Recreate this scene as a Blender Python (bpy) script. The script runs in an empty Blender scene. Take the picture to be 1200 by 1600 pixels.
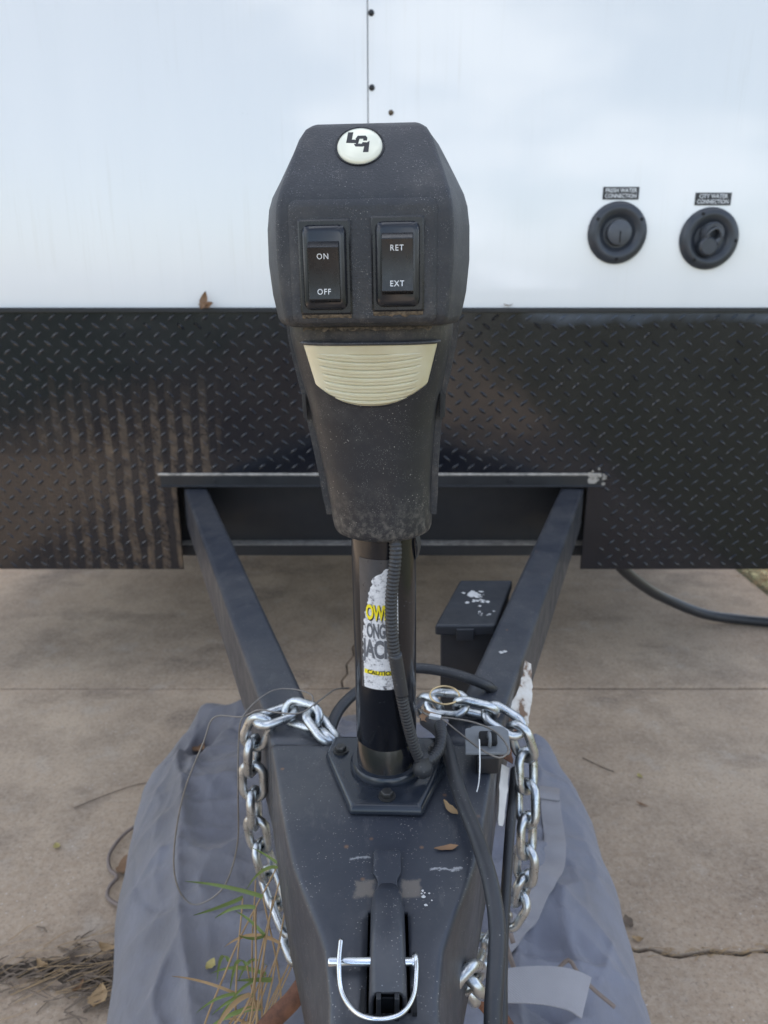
import bpy, bmesh, math, random
from mathutils import Vector, Matrix, noise

random.seed(7)
R = math.radians
scene = bpy.context.scene
C = scene.collection

# ------------------------------------------------------------------ camera, sky, sun, exposure
cam_d = bpy.data.cameras.new('camera')
cam_d.sensor_fit = 'HORIZONTAL'; cam_d.sensor_width = 36.0; cam_d.lens = 34.5
cam_d.clip_start = 0.02; cam_d.clip_end = 2000
cam_d.dof.use_dof = True; cam_d.dof.focus_distance = 0.56; cam_d.dof.aperture_fstop = 13.0
cam = bpy.data.objects.new('camera', cam_d); C.objects.link(cam)
cam.location = (0, 0, 1.0); cam.rotation_euler = (R(90 - 17), 0, 0)
scene.camera = cam

SUN_EL, SUN_AZ = R(40), R(-1.5)          # behind the trailer, a little to the left
world = bpy.data.worlds.new('World'); scene.world = world; world.use_nodes = True
wn = world.node_tree.nodes; wl = world.node_tree.links
sky = wn.new('ShaderNodeTexSky'); sky.sky_type = 'NISHITA'; sky.sun_disc = False
sky.sun_elevation = SUN_EL; sky.sun_rotation = SUN_AZ
sky.air_density = 1.0; sky.dust_density = 2.0; sky.ozone_density = 1.0
wtc = wn.new('ShaderNodeTexCoord')
wmap = wn.new('ShaderNodeMapping'); wmap.inputs['Scale'].default_value = (1, 1, 2.6)
wl.new(wtc.outputs['Generated'], wmap.inputs['Vector'])
wno = wn.new('ShaderNodeTexNoise'); wno.inputs['Scale'].default_value = 2.3; wno.inputs['Detail'].default_value = 8
wno.inputs['Roughness'].default_value = 0.55
wl.new(wmap.outputs['Vector'], wno.inputs['Vector'])
wr = wn.new('ShaderNodeValToRGB')
wr.color_ramp.elements[0].position = 0.50; wr.color_ramp.elements[0].color = (0.04, 0.04, 0.04, 1)
wr.color_ramp.elements[1].position = 0.61; wr.color_ramp.elements[1].color = (0.75, 0.75, 0.75, 1)
wl.new(wno.outputs['Fac'], wr.inputs['Fac'])
wmix = wn.new('ShaderNodeMix'); wmix.data_type = 'RGBA'
wmix.inputs['B'].default_value = (10.0, 10.3, 10.8, 1)
wl.new(wr.outputs['Color'], wmix.inputs['Factor'])
wl.new(sky.outputs['Color'], wmix.inputs['A'])
wl.new(wmix.outputs['Result'], wn['Background'].inputs['Color'])
wn['Background'].inputs['Strength'].default_value = 0.10

sun_d = bpy.data.lights.new('sun', 'SUN'); sun_d.energy = 3.6; sun_d.angle = R(0.53); sun_d.color = (1.0, 0.95, 0.87)
sun = bpy.data.objects.new('sun', sun_d); C.objects.link(sun)
sdir = Vector((math.sin(SUN_AZ) * math.cos(SUN_EL), math.cos(SUN_AZ) * math.cos(SUN_EL), math.sin(SUN_EL)))
sun.rotation_euler = (-sdir).to_track_quat('-Z', 'Y').to_euler()
sun.location = (3, 8, 12)

scene.view_settings.view_transform = 'Standard'; scene.view_settings.look = 'None'
scene.view_settings.gamma = 1.0; scene.view_settings.use_curve_mapping = False
scene.view_settings.exposure = 1.70

# ------------------------------------------------------------------ material helpers
class NT:
    def __init__(s, name):
        s.m = bpy.data.materials.new(name); s.m.use_nodes = True
        s.n = s.m.node_tree.nodes; s.l = s.m.node_tree.links
        s.b = s.n['Principled BSDF']
        s.tc = s.n.new('ShaderNodeTexCoord')
    def link(s, a, b): s.l.new(a, b)
    def noise(s, scale, detail=4, rough=0.55, vec=None, stretch=None):
        n = s.n.new('ShaderNodeTexNoise'); n.inputs['Scale'].default_value = scale
        n.inputs['Detail'].default_value = detail; n.inputs['Roughness'].default_value = rough
        v = vec or s.tc.outputs['Object']
        if stretch:
            mp = s.n.new('ShaderNodeMapping'); mp.inputs['Scale'].default_value = stretch
            s.link(v, mp.inputs['Vector']); v = mp.outputs['Vector']
        s.link(v, n.inputs['Vector']); return n.outputs['Fac']
    def voro(s, scale, feat='F1', out='Distance'):
        n = s.n.new('ShaderNodeTexVoronoi'); n.inputs['Scale'].default_value = scale; n.feature = feat
        s.link(s.tc.outputs['Object'], n.inputs['Vector']); return n.outputs[out]
    def ramp(s, fac, *stops):
        r = s.n.new('ShaderNodeValToRGB'); e = r.color_ramp.elements
        while len(e) < len(stops): e.new(0.5)
        for el, (p, c) in zip(e, stops):
            el.position = p
            el.color = (c, c, c, 1) if isinstance(c, (int, float)) else (*c, 1)
        s.link(fac, r.inputs['Fac']); return r.outputs['Color']
    def mix(s, fac, a, b, mode='MIX'):
        m = s.n.new('ShaderNodeMix'); m.data_type = 'RGBA'; m.blend_type = mode
        for k, v in (('Factor', fac), ('A', a), ('B', b)):
            if isinstance(v, bpy.types.NodeSocket): s.link(v, m.inputs[k])
            elif k == 'Factor': m.inputs[k].default_value = v
            else: m.inputs[k].default_value = (*v, 1)
        return m.outputs['Result']
    def math(s, op, a, b=0.0, c=None):
        m = s.n.new('ShaderNodeMath'); m.operation = op
        for i, v in enumerate((a, b) if c is None else (a, b, c)):
            if isinstance(v, bpy.types.NodeSocket): s.link(v, m.inputs[i])
            else: m.inputs[i].default_value = v
        return m.outputs[0]
    def xyz(s):
        x = s.n.new('ShaderNodeSeparateXYZ'); s.link(s.tc.outputs['Object'], x.inputs[0]); return x.outputs
    def bump(s, h, strength=0.3, dist=0.001, prev=None):
        b = s.n.new('ShaderNodeBump'); b.inputs['Strength'].default_value = strength; b.inputs['Distance'].default_value = dist
        s.link(h, b.inputs['Height'])
        if prev: s.link(prev, b.inputs['Normal'])
        return b.outputs['Normal']
    def set(s, **k):
        for key, v in k.items():
            i = s.b.inputs[{'color': 'Base Color', 'rough': 'Roughness', 'metal': 'Metallic', 'normal': 'Normal', 'coat': 'Coat Weight',
                            'coatr': 'Coat Roughness', 'spec': 'Specular IOR Level', 'sss': 'Subsurface Weight', 'trans': 'Transmission Weight',
                            'sheen': 'Sheen Weight'}[key]]
            if isinstance(v, bpy.types.NodeSocket): s.link(v, i)
            else: i.default_value = (*v, 1) if isinstance(v, tuple) else v
        return s.m

M = {}
def plain(name, col, rough=0.5, metal=0.0, var=0.25, scale=30, **k):
    t = NT(name)
    n = t.noise(scale, 5)
    c = t.mix(n, tuple(x * (1 - var) for x in col), tuple(min(1, x * (1 + var)) for x in col))
    r = t.ramp(t.noise(scale * 2.3, 4), (0.3, max(0.02, rough * 0.8)), (0.7, min(1, rough * 1.25)))
    M[name] = t.set(color=c, rough=r, metal=metal, **k); return M[name]

def speck(t, base, scale, lo, hi, col):
    """small light specks of dust / chips over a base colour"""
    d = t.voro(scale); n = t.noise(scale * 0.12, 3)
    f = t.math('MULTIPLY', t.ramp(d, (lo, 1.0), (hi, 0.0)), t.ramp(n, (0.45, 0.0), (0.62, 1.0)))
    return t.mix(f, base, col)

# textured black plastic of the jack head
t = NT('grained_plastic')
base = t.mix(t.noise(9, 5), (0.016, 0.017, 0.021), (0.034, 0.036, 0.042))
base = t.mix(t.math('MULTIPLY', t.ramp(t.noise(14, 8, 0.7), (0.5, 0), (0.8, 1)), 0.5), base, (0.12, 0.11, 0.10))
hx = t.xyz()
dsm = t.math('MULTIPLY', t.ramp(hx['Z'], (0.428, 0.8), (0.470, 0.12)), t.ramp(t.noise(70, 9, 0.75), (0.48, 0), (0.70, 0.6)))
base = t.mix(dsm, base, (0.14, 0.122, 0.105))
base = speck(t, base, 420, 0.06, 0.16, (0.30, 0.29, 0.27))
base = speck(t, base, 900, 0.08, 0.26, (0.24, 0.24, 0.24))
g = t.voro(700)
g2 = t.noise(900, 3)
M['grained'] = t.set(color=base, rough=t.ramp(t.noise(20, 5), (0.3, 0.42), (0.7, 0.6)), normal=t.bump(g2, 0.35, 0.0006, t.bump(g, 0.3, 0.0006)))
# dusty plastic of the jack neck
t = NT('dusty_plastic')
x = t.xyz()
base = t.mix(t.noise(12, 5), (0.009, 0.010, 0.014), (0.019, 0.020, 0.026))
dust = t.math('MULTIPLY', t.ramp(t.noise(26, 10, 0.75), (0.52, 0), (0.78, 1)), 0.55)
base = t.mix(t.math('MULTIPLY', dust, 0.35), base, (0.17, 0.16, 0.145))
base = speck(t, base, 330, 0.06, 0.17, (0.38, 0.36, 0.33))
base = speck(t, base, 800, 0.06, 0.24, (0.26, 0.25, 0.24))
low = t.math('MULTIPLY', t.ramp(x['Z'], (0.255, 1), (0.30, 0)), t.ramp(t.noise(160, 6, 0.7), (0.46, 0), (0.66, 0.5)))
base = t.mix(low, base, (0.24, 0.22, 0.19))
top = t.math('MULTIPLY', t.ramp(x['Z'], (0.408, 0), (0.420, 1)), t.ramp(t.noise(120, 8, 0.75), (0.40, 0), (0.65, 0.75)))
base = t.mix(t.math('MULTIPLY', top, 0.45), base, (0.17, 0.145, 0.115))
M['dusty'] = t.set(color=base, rough=t.ramp(t.noise(30, 5), (0.3, 0.40), (0.7, 0.58)), normal=t.bump(t.noise(1000, 3), 0.2, 0.0005))
plain('switch_plastic', (0.012, 0.012, 0.014), 0.28, var=0.4, scale=90)
plain('boot_plastic', (0.016, 0.017, 0.021), 0.20, var=0.4, scale=60)
t = NT('grime'); n = t.noise(300, 8, 0.7)
M['grime'] = t.set(color=t.ramp(n, (0.35, (0.03, 0.024, 0.018)), (0.65, (0.20, 0.15, 0.10))), rough=0.95, normal=t.bump(n, 0.8, 0.001))
# tube
t = NT('gloss_black_paint')
base = t.mix(t.noise(8, 6), (0.005, 0.0055, 0.008), (0.011, 0.012, 0.016))
base = speck(t, base, 260, 0.03, 0.10, (0.25, 0.25, 0.25))
M['gloss'] = t.set(color=base, rough=t.ramp(t.noise(22, 6, 0.65), (0.35, 0.10), (0.7, 0.26)))
# painted steel frame
def frame_mat(name, marks=False):
    t = NT(name)
    base = t.mix(t.noise(10, 7, 0.65), (0.019, 0.022, 0.031), (0.042, 0.047, 0.060))
    base = t.mix(t.math('MULTIPLY', t.ramp(t.noise(5, 9, 0.7), (0.45, 0), (0.72, 1)), 0.6), base, (0.085, 0.082, 0.080))
    base = speck(t, base, 170, 0.04, 0.11, (0.27, 0.27, 0.28))
    base = speck(t, base, 330, 0.07, 0.20, (0.30, 0.28, 0.26))
    base = t.mix(t.math('MULTIPLY', t.ramp(t.noise(55, 9, 0.8, stretch=(1, 0.35, 1)), (0.56, 0), (0.70, 1)), 0.42), base, (0.15, 0.145, 0.14))
    rf = t.math('MULTIPLY', t.ramp(t.voro(38), (0.03, 1), (0.10, 0)), t.ramp(t.noise(9, 5), (0.50, 0), (0.60, 0.85)))
    base = t.mix(rf, base, (0.19, 0.105, 0.060))
    if marks:
        x = t.xyz()
        wob = t.math('MULTIPLY', t.math('SUBTRACT', t.noise(95, 7, 0.75), 0.5), 0.014)
        def rect(cx, cy, hx, hy, soft=0.0015):
            dx = t.math('SUBTRACT', t.math('ABSOLUTE', t.math('SUBTRACT', t.math('ADD', x['X'], wob), cx)), hx)
            dy = t.math('SUBTRACT', t.math('ABSOLUTE', t.math('SUBTRACT', t.math('ADD', x['Y'], wob), cy)), hy)
            d = t.math('MAXIMUM', dx, dy)
            return t.ramp(t.math('ADD', t.math('MULTIPLY', d, 1 / (2 * soft)), 0.5), (0, 1), (1, 0))
        for cx in (-0.0155, 0.0210):
            base = t.mix(t.math('MULTIPLY', rect(cx, 0.4685, 0.0075, 0.0085), 0.7), base, (0.17, 0.145, 0.12))
        base = t.mix(t.math('MULTIPLY', rect(0.0505, 0.489, 0.012, 0.0008, 0.0008), 0.75), base, (0.45, 0.45, 0.45))
        base = t.mix(t.math('MULTIPLY', rect(-0.020, 0.501, 0.007, 0.0009, 0.0010), 0.7), base, (0.40, 0.40, 0.40))
    M[name] = t.set(color=base, rough=t.ramp(t.noise(25, 6, 0.6), (0.3, 0.30), (0.7, 0.52)), normal=t.bump(t.noise(120, 5), 0.18, 0.001))
frame_mat('frame_paint'); frame_mat('coupler_paint', True)
# mounting plate: same paint but clean and glossy
plain('mount_paint', (0.018, 0.022, 0.030), 0.20, var=0.4, scale=40)
# white fibreglass wall
t = NT('white_fibreglass')
n = t.noise(3, 6, 0.6, stretch=(3, 3, 0.5))
base = t.mix(n, (0.76, 0.77, 0.775), (0.83, 0.83, 0.825))
st = t.math('MULTIPLY', t.ramp(t.noise(26, 4, 0.6, stretch=(4, 4, 0.12)), (0.55, 0), (0.75, 1)), t.ramp(t.noise(4, 4), (0.45, 0), (0.65, 0.22)))
base = t.mix(st, base, (0.58, 0.55, 0.47))
base = speck(t, base, 45, 0.012, 0.03, (0.45, 0.42, 0.36))
M['wall'] = t.set(color=base, rough=t.ramp(t.noise(6, 5), (0.3, 0.05), (0.7, 0.09)), coat=1.0, coatr=0.03, normal=t.bump(t.noise(2.2, 2), 0.2, 0.01))
plain('white_side', (0.78, 0.78, 0.77), 0.3, var=0.03, scale=3)
# black tread plate, mud in the left lower corner
t = NT('black_tread_plate')
x = t.xyz()
base = t.mix(t.noise(4, 7, 0.65), (0.006, 0.007, 0.011), (0.013, 0.014, 0.019))
base = t.mix(t.math('MULTIPLY', t.ramp(t.noise(7, 8, 0.7), (0.5, 0), (0.8, 1)), 0.16), base, (0.06, 0.055, 0.05))
stripe = t.math('MULTIPLY_ADD', t.math('SINE', t.math('MULTIPLY', t.math('ADD', x['X'], t.math('MULTIPLY', t.noise(11, 4), 0.022)), 2 * math.pi / 0.038)), 0.5, 0.5)
ragx = t.math('ADD', x['X'], t.math('MULTIPLY', t.math('SUBTRACT', t.noise(7, 4), 0.5), 0.10))
ragz = t.math('ADD', x['Z'], t.math('MULTIPLY', t.math('SUBTRACT', t.noise(14, 4, 0.6, stretch=(2.5, 1, 0.4)), 0.5), 0.16))
zone = t.math('MULTIPLY', t.math('MULTIPLY', 1.0, t.ramp(t.math('MULTIPLY_ADD', ragx, 1.0, 1.0), (0.15, 0.08), (0.36, 0.9), (0.57, 1.0), (0.62, 0.0))), t.ramp(ragz, (0.60, 1), (0.82, 0)))
mud = t.math('MULTIPLY', zone, t.math('MULTIPLY', t.ramp(stripe, (0.35, 0.10), (0.75, 1)), t.ramp(t.noise(34, 9, 0.75), (0.38, 0.05), (0.64, 0.95))))
base = t.mix(t.math('MULTIPLY', mud, 0.8), base, t.mix(t.noise(45, 5, 0.7), (0.050, 0.034, 0.020), (0.270, 0.175, 0.100)))
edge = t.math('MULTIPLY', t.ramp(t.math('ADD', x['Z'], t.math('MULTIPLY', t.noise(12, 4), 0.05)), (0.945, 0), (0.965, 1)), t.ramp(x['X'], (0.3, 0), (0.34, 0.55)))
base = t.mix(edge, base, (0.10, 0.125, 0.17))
M['tread'] = t.set(color=base, rough=t.math('ADD', t.ramp(t.noise(9, 6, 0.6), (0.3, 0.08), (0.7, 0.20)), t.math('MULTIPLY', mud, 0.6)), spec=0.5, normal=t.bump(t.noise(5, 3), 0.25, 0.006))
plain('black_trim', (0.010, 0.011, 0.014), 0.40, var=0.4, scale=15)
t = NT('dirty_sealant'); n = t.noise(60, 7, 0.7)
M['sealant'] = t.set(color=t.ramp(n, (0.35, (0.20, 0.185, 0.165)), (0.65, (0.46, 0.42, 0.37))), rough=0.8, normal=t.bump(n, 0.5, 0.002))
plain('dark_steel', (0.012, 0.013, 0.016), 0.5, var=0.4, scale=12)
plain('gap_black', (0.006, 0.006, 0.007), 0.8)
plain('inlet_plastic', (0.035, 0.040, 0.050), 0.35, var=0.35, scale=40)
plain('inlet_cap', (0.075, 0.082, 0.095), 0.45, var=0.25, scale=40)
plain('label_black', (0.02, 0.02, 0.022), 0.4)
plain('print_white', (0.72, 0.73, 0.74), 0.5, var=0.08, scale=200)
plain('print_grey', (0.13, 0.135, 0.15), 0.6, var=0.35, scale=160)
plain('print_black', (0.02, 0.02, 0.022), 0.5, var=0.3)
plain('print_yellow', (0.82, 0.68, 0.02), 0.4, var=0.10, scale=90)
t = NT('worn_sticker'); n = t.noise(230, 8, 0.75)
M['sticker'] = t.set(color=t.ramp(n, (0.36, (0.10, 0.10, 0.11)), (0.46, (0.62, 0.62, 0.64)), (0.7, (0.80, 0.80, 0.80))), rough=0.5)
plain('sticker_film', (0.055, 0.055, 0.060), 0.32, var=0.3, scale=120)
t = NT('yellowed_lens'); n = t.noise(25, 6, 0.6)
M['lens'] = t.set(color=t.ramp(n, (0.3, (0.61, 0.54, 0.35)), (0.7, (0.73, 0.69, 0.50))), rough=0.22, sss=0.35, coat=0.7, trans=0.12)
M['lens'].node_tree.nodes['Principled BSDF'].inputs['Subsurface Radius'].default_value = (0.01, 0.009, 0.006)
M['lens'].node_tree.nodes['Principled BSDF'].inputs['Subsurface Scale'].default_value = 0.4
plain('badge_cream', (0.80, 0.78, 0.63), 0.22, var=0.04, scale=60, coat=0.5)
# zinc chain and pin
t = NT('zinc'); n = t.noise(90, 6, 0.7)
zc = t.ramp(n, (0.3, (0.40, 0.42, 0.43)), (0.65, (0.66, 0.68, 0.69)))
zc = t.mix(t.ramp(t.noise(40, 6), (0.60, 0), (0.75, 0.6)), zc, (0.20, 0.18, 0.15))
M['zinc'] = t.set(color=zc, rough=t.ramp(n, (0.3, 0.22), (0.7, 0.42)), metal=1.0, normal=t.bump(t.noise(260, 4), 0.25, 0.001))
plain('bright_pin', (0.72, 0.74, 0.76), 0.20, 1.0, var=0.1, scale=120)
plain('steel_wire', (0.22, 0.20, 0.18), 0.45, 0.8, var=0.3, scale=200)
plain('brass_ring', (0.55, 0.42, 0.24), 0.35, 1.0, var=0.3, scale=200)
t = NT('rubber'); n = t.noise(40, 7, 0.65)
rb = speck(t, t.mix(n, (0.016, 0.017, 0.020), (0.038, 0.039, 0.043)), 240, 0.05, 0.15, (0.22, 0.21, 0.20))
M['rubber'] = t.set(color=rb, rough=0.46, normal=t.bump(t.noise(300, 3), 0.15, 0.0005))
plain('bolt_steel', (0.07, 0.068, 0.066), 0.45, 0.7, var=0.6, scale=160)
t = NT('rust'); n = t.noise(70, 8, 0.7)
M['rust'] = t.set(color=t.ramp(n, (0.3, (0.07, 0.030, 0.018)), (0.7, (0.20, 0.085, 0.045))), rough=0.85, normal=t.bump(n, 0.5, 0.002))
plain('box_plastic', (0.024, 0.026, 0.031), 0.42, var=0.4, scale=20)
plain('droppings', (0.52, 0.51, 0.49), 0.8, var=0.4, scale=200)
plain('tape_white', (0.62, 0.59, 0.55), 0.6, var=0.25, scale=60)
t = NT('torn_tape'); n = t.noise(38, 6, 0.65)
M['torn_tape'] = t.set(color=t.ramp(n, (0.36, (0.16, 0.09, 0.05)), (0.44, (0.55, 0.50, 0.44)), (0.7, (0.70, 0.69, 0.66))), rough=0.6)
plain('switch_grey', (0.17, 0.18, 0.19), 0.5, var=0.15, scale=60)
plain('nylon_white', (0.75, 0.75, 0.74), 0.4, var=0.05)
# bag cloth
t = NT('grey_cloth')
wv = t.n.new('ShaderNodeTexWave'); wv.inputs['Scale'].default_value = 420; wv.wave_type = 'BANDS'; wv.bands_direction = 'X'
wv2 = t.n.new('ShaderNodeTexWave'); wv2.inputs['Scale'].default_value = 420; wv2.bands_direction = 'Y'
t.link(t.tc.outputs['Object'], wv.inputs['Vector']); t.link(t.tc.outputs['Object'], wv2.inputs['Vector'])
wsum = t.math('ADD', wv.outputs['Fac'], wv2.outputs['Fac'])
cl = t.mix(t.noise(4, 7, 0.6), (0.145, 0.147, 0.178), (0.212, 0.216, 0.258))
x = t.xyz()
cl = t.mix(t.math('MULTIPLY', t.ramp(t.noise(7, 8, 0.7), (0.46, 0), (0.72, 1)), 0.55), cl, (0.145, 0.128, 0.118))
cl = t.mix(t.math('MULTIPLY', t.ramp(t.math('ADD', x['X'], t.math('MULTIPLY', t.noise(3, 6, 0.7), 0.3)), (0.0, 1), (0.25, 0)), t.ramp(t.noise(9, 8, 0.7), (0.35, 0.45), (0.65, 1.0))), cl, (0.128, 0.120, 0.124))  # left side darkened: its shade painted into the cloth, along with dirt patches
cl = speck(t, cl, 60, 0.02, 0.05, (0.10, 0.09, 0.08))
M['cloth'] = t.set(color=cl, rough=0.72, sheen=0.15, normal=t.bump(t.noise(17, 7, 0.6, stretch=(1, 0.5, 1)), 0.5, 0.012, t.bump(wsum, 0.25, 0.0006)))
t = NT('webbing')
wv = t.n.new('ShaderNodeTexWave'); wv.inputs['Scale'].default_value = 170; wv.bands_direction = 'DIAGONAL'; wv.inputs['Distortion'].default_value = 1.5
t.link(t.tc.outputs['Object'], wv.inputs['Vector'])
wc = t.mix(t.noise(18, 7, 0.7), (0.25, 0.24, 0.25), (0.40, 0.385, 0.40))
M['webbing'] = t.set(color=t.mix(t.math('MULTIPLY', wv.outputs['Fac'], 0.3), wc, (0.22, 0.21, 0.21)), rough=0.85, normal=t.bump(wv.outputs['Fac'], 0.5, 0.001))
plain('cord_tan', (0.20, 0.155, 0.13), 0.85, var=0.3, scale=120)
# concrete
t = NT('concrete')
c1 = t.mix(t.ramp(t.noise(1.7, 8, 0.62), (0.3, 0), (0.7, 1)), (0.285, 0.198, 0.130), (0.545, 0.418, 0.295))
c1 = t.mix(t.math('MULTIPLY', t.ramp(t.noise(4.3, 9, 0.70), (0.45, 0), (0.66, 1)), 0.72), c1, (0.200, 0.146, 0.102))
c1 = t.mix(t.math('MULTIPLY', t.ramp(t.noise(9, 6, 0.6), (0.58, 0), (0.68, 1)), 0.30), c1, (0.47, 0.42, 0.36))
c1 = t.mix(t.math('MULTIPLY', t.ramp(t.noise(3.1, 5, 0.6, stretch=(1, 1.7, 1)), (0.56, 0), (0.66, 1)), 0.60), c1, (0.135, 0.098, 0.072))
c1 = t.mix(t.math('MULTIPLY', t.ramp(t.noise(85, 7, 0.8), (0.42, 0), (0.62, 1)), 0.50), c1, (0.52, 0.42, 0.32))
c1 = t.mix(t.math('MULTIPLY', t.ramp(t.noise(150, 5, 0.75), (0.53, 0), (0.64, 1)), 0.48), c1, (0.11, 0.082, 0.060))
c1 = speck(t, c1, 80, 0.06, 0.16, (0.56, 0.50, 0.44))
M['concrete'] = t.set(color=c1, rough=0.9, normal=t.bump(t.noise(260, 6, 0.7), 0.5, 0.0025, t.bump(t.noise(20, 6), 0.3, 0.01)))
t = NT('soil'); n = t.noise(60, 9, 0.7)
M['soil'] = t.set(color=t.ramp(n, (0.3, (0.030, 0.022, 0.016)), (0.7, (0.105, 0.078, 0.055))), rough=0.95, normal=t.bump(n, 0.8, 0.01))
t = NT('lawn'); n = t.noise(2.0, 10, 0.7)
M['lawn'] = t.set(color=t.ramp(n, (0.30, (0.075, 0.065, 0.035)), (0.5, (0.080, 0.085, 0.035)), (0.7, (0.12, 0.10, 0.06))), rough=0.95, normal=t.bump(t.noise(40, 6), 0.8, 0.02))
plain('unseen_dark_lawn', (0.030, 0.045, 0.018), 0.9, var=0.5, scale=14)
plain('dry_leaf', (0.22, 0.125, 0.065), 0.7, var=0.45, scale=60)
plain('yellow_leaf', (0.36, 0.29, 0.10), 0.6, var=0.3, scale=60)
plain('straw', (0.34, 0.225, 0.115), 0.8, var=0.35, scale=25)
plain('green_blade', (0.16, 0.215, 0.060), 0.5, var=0.35, scale=25)
plain('twig', (0.150, 0.110, 0.078), 0.85, var=0.4, scale=50)

# ------------------------------------------------------------------ geometry helpers
def mesh(name, verts, faces):
    me = bpy.data.meshes.new(name); me.from_pydata([tuple(v) for v in verts], [], faces); me.update(); return me
def obj(name, me, mat, parent=None, smooth=None, bevel=None, label=None, cat=None, group=None, kind=None, segs=2):
    if isinstance(me, bmesh.types.BMesh):
        bm = me; me = bpy.data.meshes.new(name); bm.to_mesh(me); bm.free()
    o = bpy.data.objects.new(name, me); C.objects.link(o)
    if mat: me.materials.append(M[mat] if isinstance(mat, str) else mat)
    if parent:
        o.parent = parent
        if parent.get('_world'):
            o.matrix_parent_inverse = Matrix.Translation(-parent.location)
    if smooth is not None:
        me.polygons.foreach_set('use_smooth', [True] * len(me.polygons))
        if smooth < 180: me.set_sharp_from_angle(angle=R(smooth))
    if bevel:
        b = o.modifiers.new('bevel', 'BEVEL'); b.width = bevel; b.segments = segs; b.limit_method = 'ANGLE'; b.angle_limit = R(25)
        me.polygons.foreach_set('use_smooth', [True] * len(me.polygons))
        w = o.modifiers.new('wn', 'WEIGHTED_NORMAL'); w.keep_sharp = False
    tagit(o, label, cat, group, kind); return o
def tagit(o, label=None, cat=None, group=None, kind=None):
    for k, v in (('label', label), ('category', cat), ('group', group), ('kind', kind)):
        if v: o[k] = v
roots = []
def thing(name, loc, label, cat, group=None, worldcoords=True):
    o = bpy.data.objects.new(name, None); C.objects.link(o); o.location = loc; o.empty_display_size = 0.05
    tagit(o, label, cat, group)
    if worldcoords: o['_world'] = 1
    roots.append(o); return o
def box(x0, x1, y0, y1, z0, z1):
    v = [(x, y, z) for z in (z0, z1) for y in (y0, y1) for x in (x0, x1)]
    return v, [(0, 2, 3, 1), (4, 5, 7, 6), (0, 1, 5, 4), (2, 6, 7, 3), (0, 4, 6, 2), (1, 3, 7, 5)]
def boxes(name, *bs):
    V, F = [], []
    for b in bs:
        v, f = box(*b); o = len(V); V += v; F += [tuple(i + o for i in q) for q in f]
    return mesh(name, V, F)
def prism(name, poly, d0, d1, axes='xz'):
    """extrude a 2-D outline; axes 'xz' extrudes along y, 'xy' along z, 'yz' along x"""
    def P(a, b, d): return {'xz': (a, d, b), 'xy': (a, b, d), 'yz': (d, a, b)}[axes]
    n = len(poly); V = [P(a, b, d0) for a, b in poly] + [P(a, b, d1) for a, b in poly]
    F = [tuple(range(n)), tuple(range(2 * n - 1, n - 1, -1))] + [(i, i + n, (i + 1) % n + n, (i + 1) % n) for i in range(n)]
    bm = bmesh.new(); vs = [bm.verts.new(v) for v in V]
    for f in F: bm.faces.new([vs[i] for i in f])
    bmesh.ops.recalc_face_normals(bm, faces=bm.faces); me = bpy.data.meshes.new(name); bm.to_mesh(me); bm.free(); return me
def spline(pts, step):
    pts = [Vector(p) for p in pts]; P = [2 * pts[0] - pts[1]] + pts + [2 * pts[-1] - pts[-2]]; out = []
    for i in range(1, len(P) - 2):
        p0, p1, p2, p3 = P[i - 1:i + 3]; n = max(2, int((p2 - p1).length / step * 2))
        for k in range(n):
            s = k / n
            out.append(0.5 * ((2 * p1) + (p2 - p0) * s + (2 * p0 - 5 * p1 + 4 * p2 - p3) * s * s + (3 * p1 - p0 - 3 * p2 + p3) * s ** 3))
    out.append(pts[-1])
    res = [out[0]]; acc = 0
    for a, b in zip(out, out[1:]):
        L = (b - a).length
        while L > 1e-9 and acc + L >= step:
            r = (step - acc) / L; a = a.lerp(b, r); res.append(a); L = (b - a).length; acc = 0
        acc += L
    if (res[-1] - out[-1]).length > step * 0.2: res.append(out[-1])
    return res
def tube(name, pts, rad, seg=10, step=0.006, resample=True, closed=False):
    ps = spline(pts, step) if resample else [Vector(p) for p in pts]
    n = len(ps); V, F = [], []; ref = None
    for i, p in enumerate(ps):
        if closed: tg = (ps[(i + 1) % n] - ps[i - 1]).normalized()
        else: tg = (ps[min(i + 1, n - 1)] - ps[max(i - 1, 0)]).normalized()
        if ref is None:
            ref = tg.cross(Vector((0, 0, 1)) if abs(tg.z) < 0.9 else Vector((1, 0, 0))).normalized()
        ref = (ref - tg * ref.dot(tg)).normalized(); b = tg.cross(ref)
        r = rad(i / (n - 1), i) if callable(rad) else rad
        for k in range(seg):
            a = 2 * math.pi * k / seg; V.append(p + (ref * math.cos(a) + b * math.sin(a)) * r)
    for i in range(n if closed else n - 1):
        j = (i + 1) % n
        for k in range(seg):
            k2 = (k + 1) % seg; F.append((i * seg + k, i * seg + k2, j * seg + k2, j * seg + k))
    if not closed:
        F.append(tuple(range(seg - 1, -1, -1))); F.append(tuple((n - 1) * seg + k for k in range(seg)))
    return mesh(name, V, F)
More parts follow.
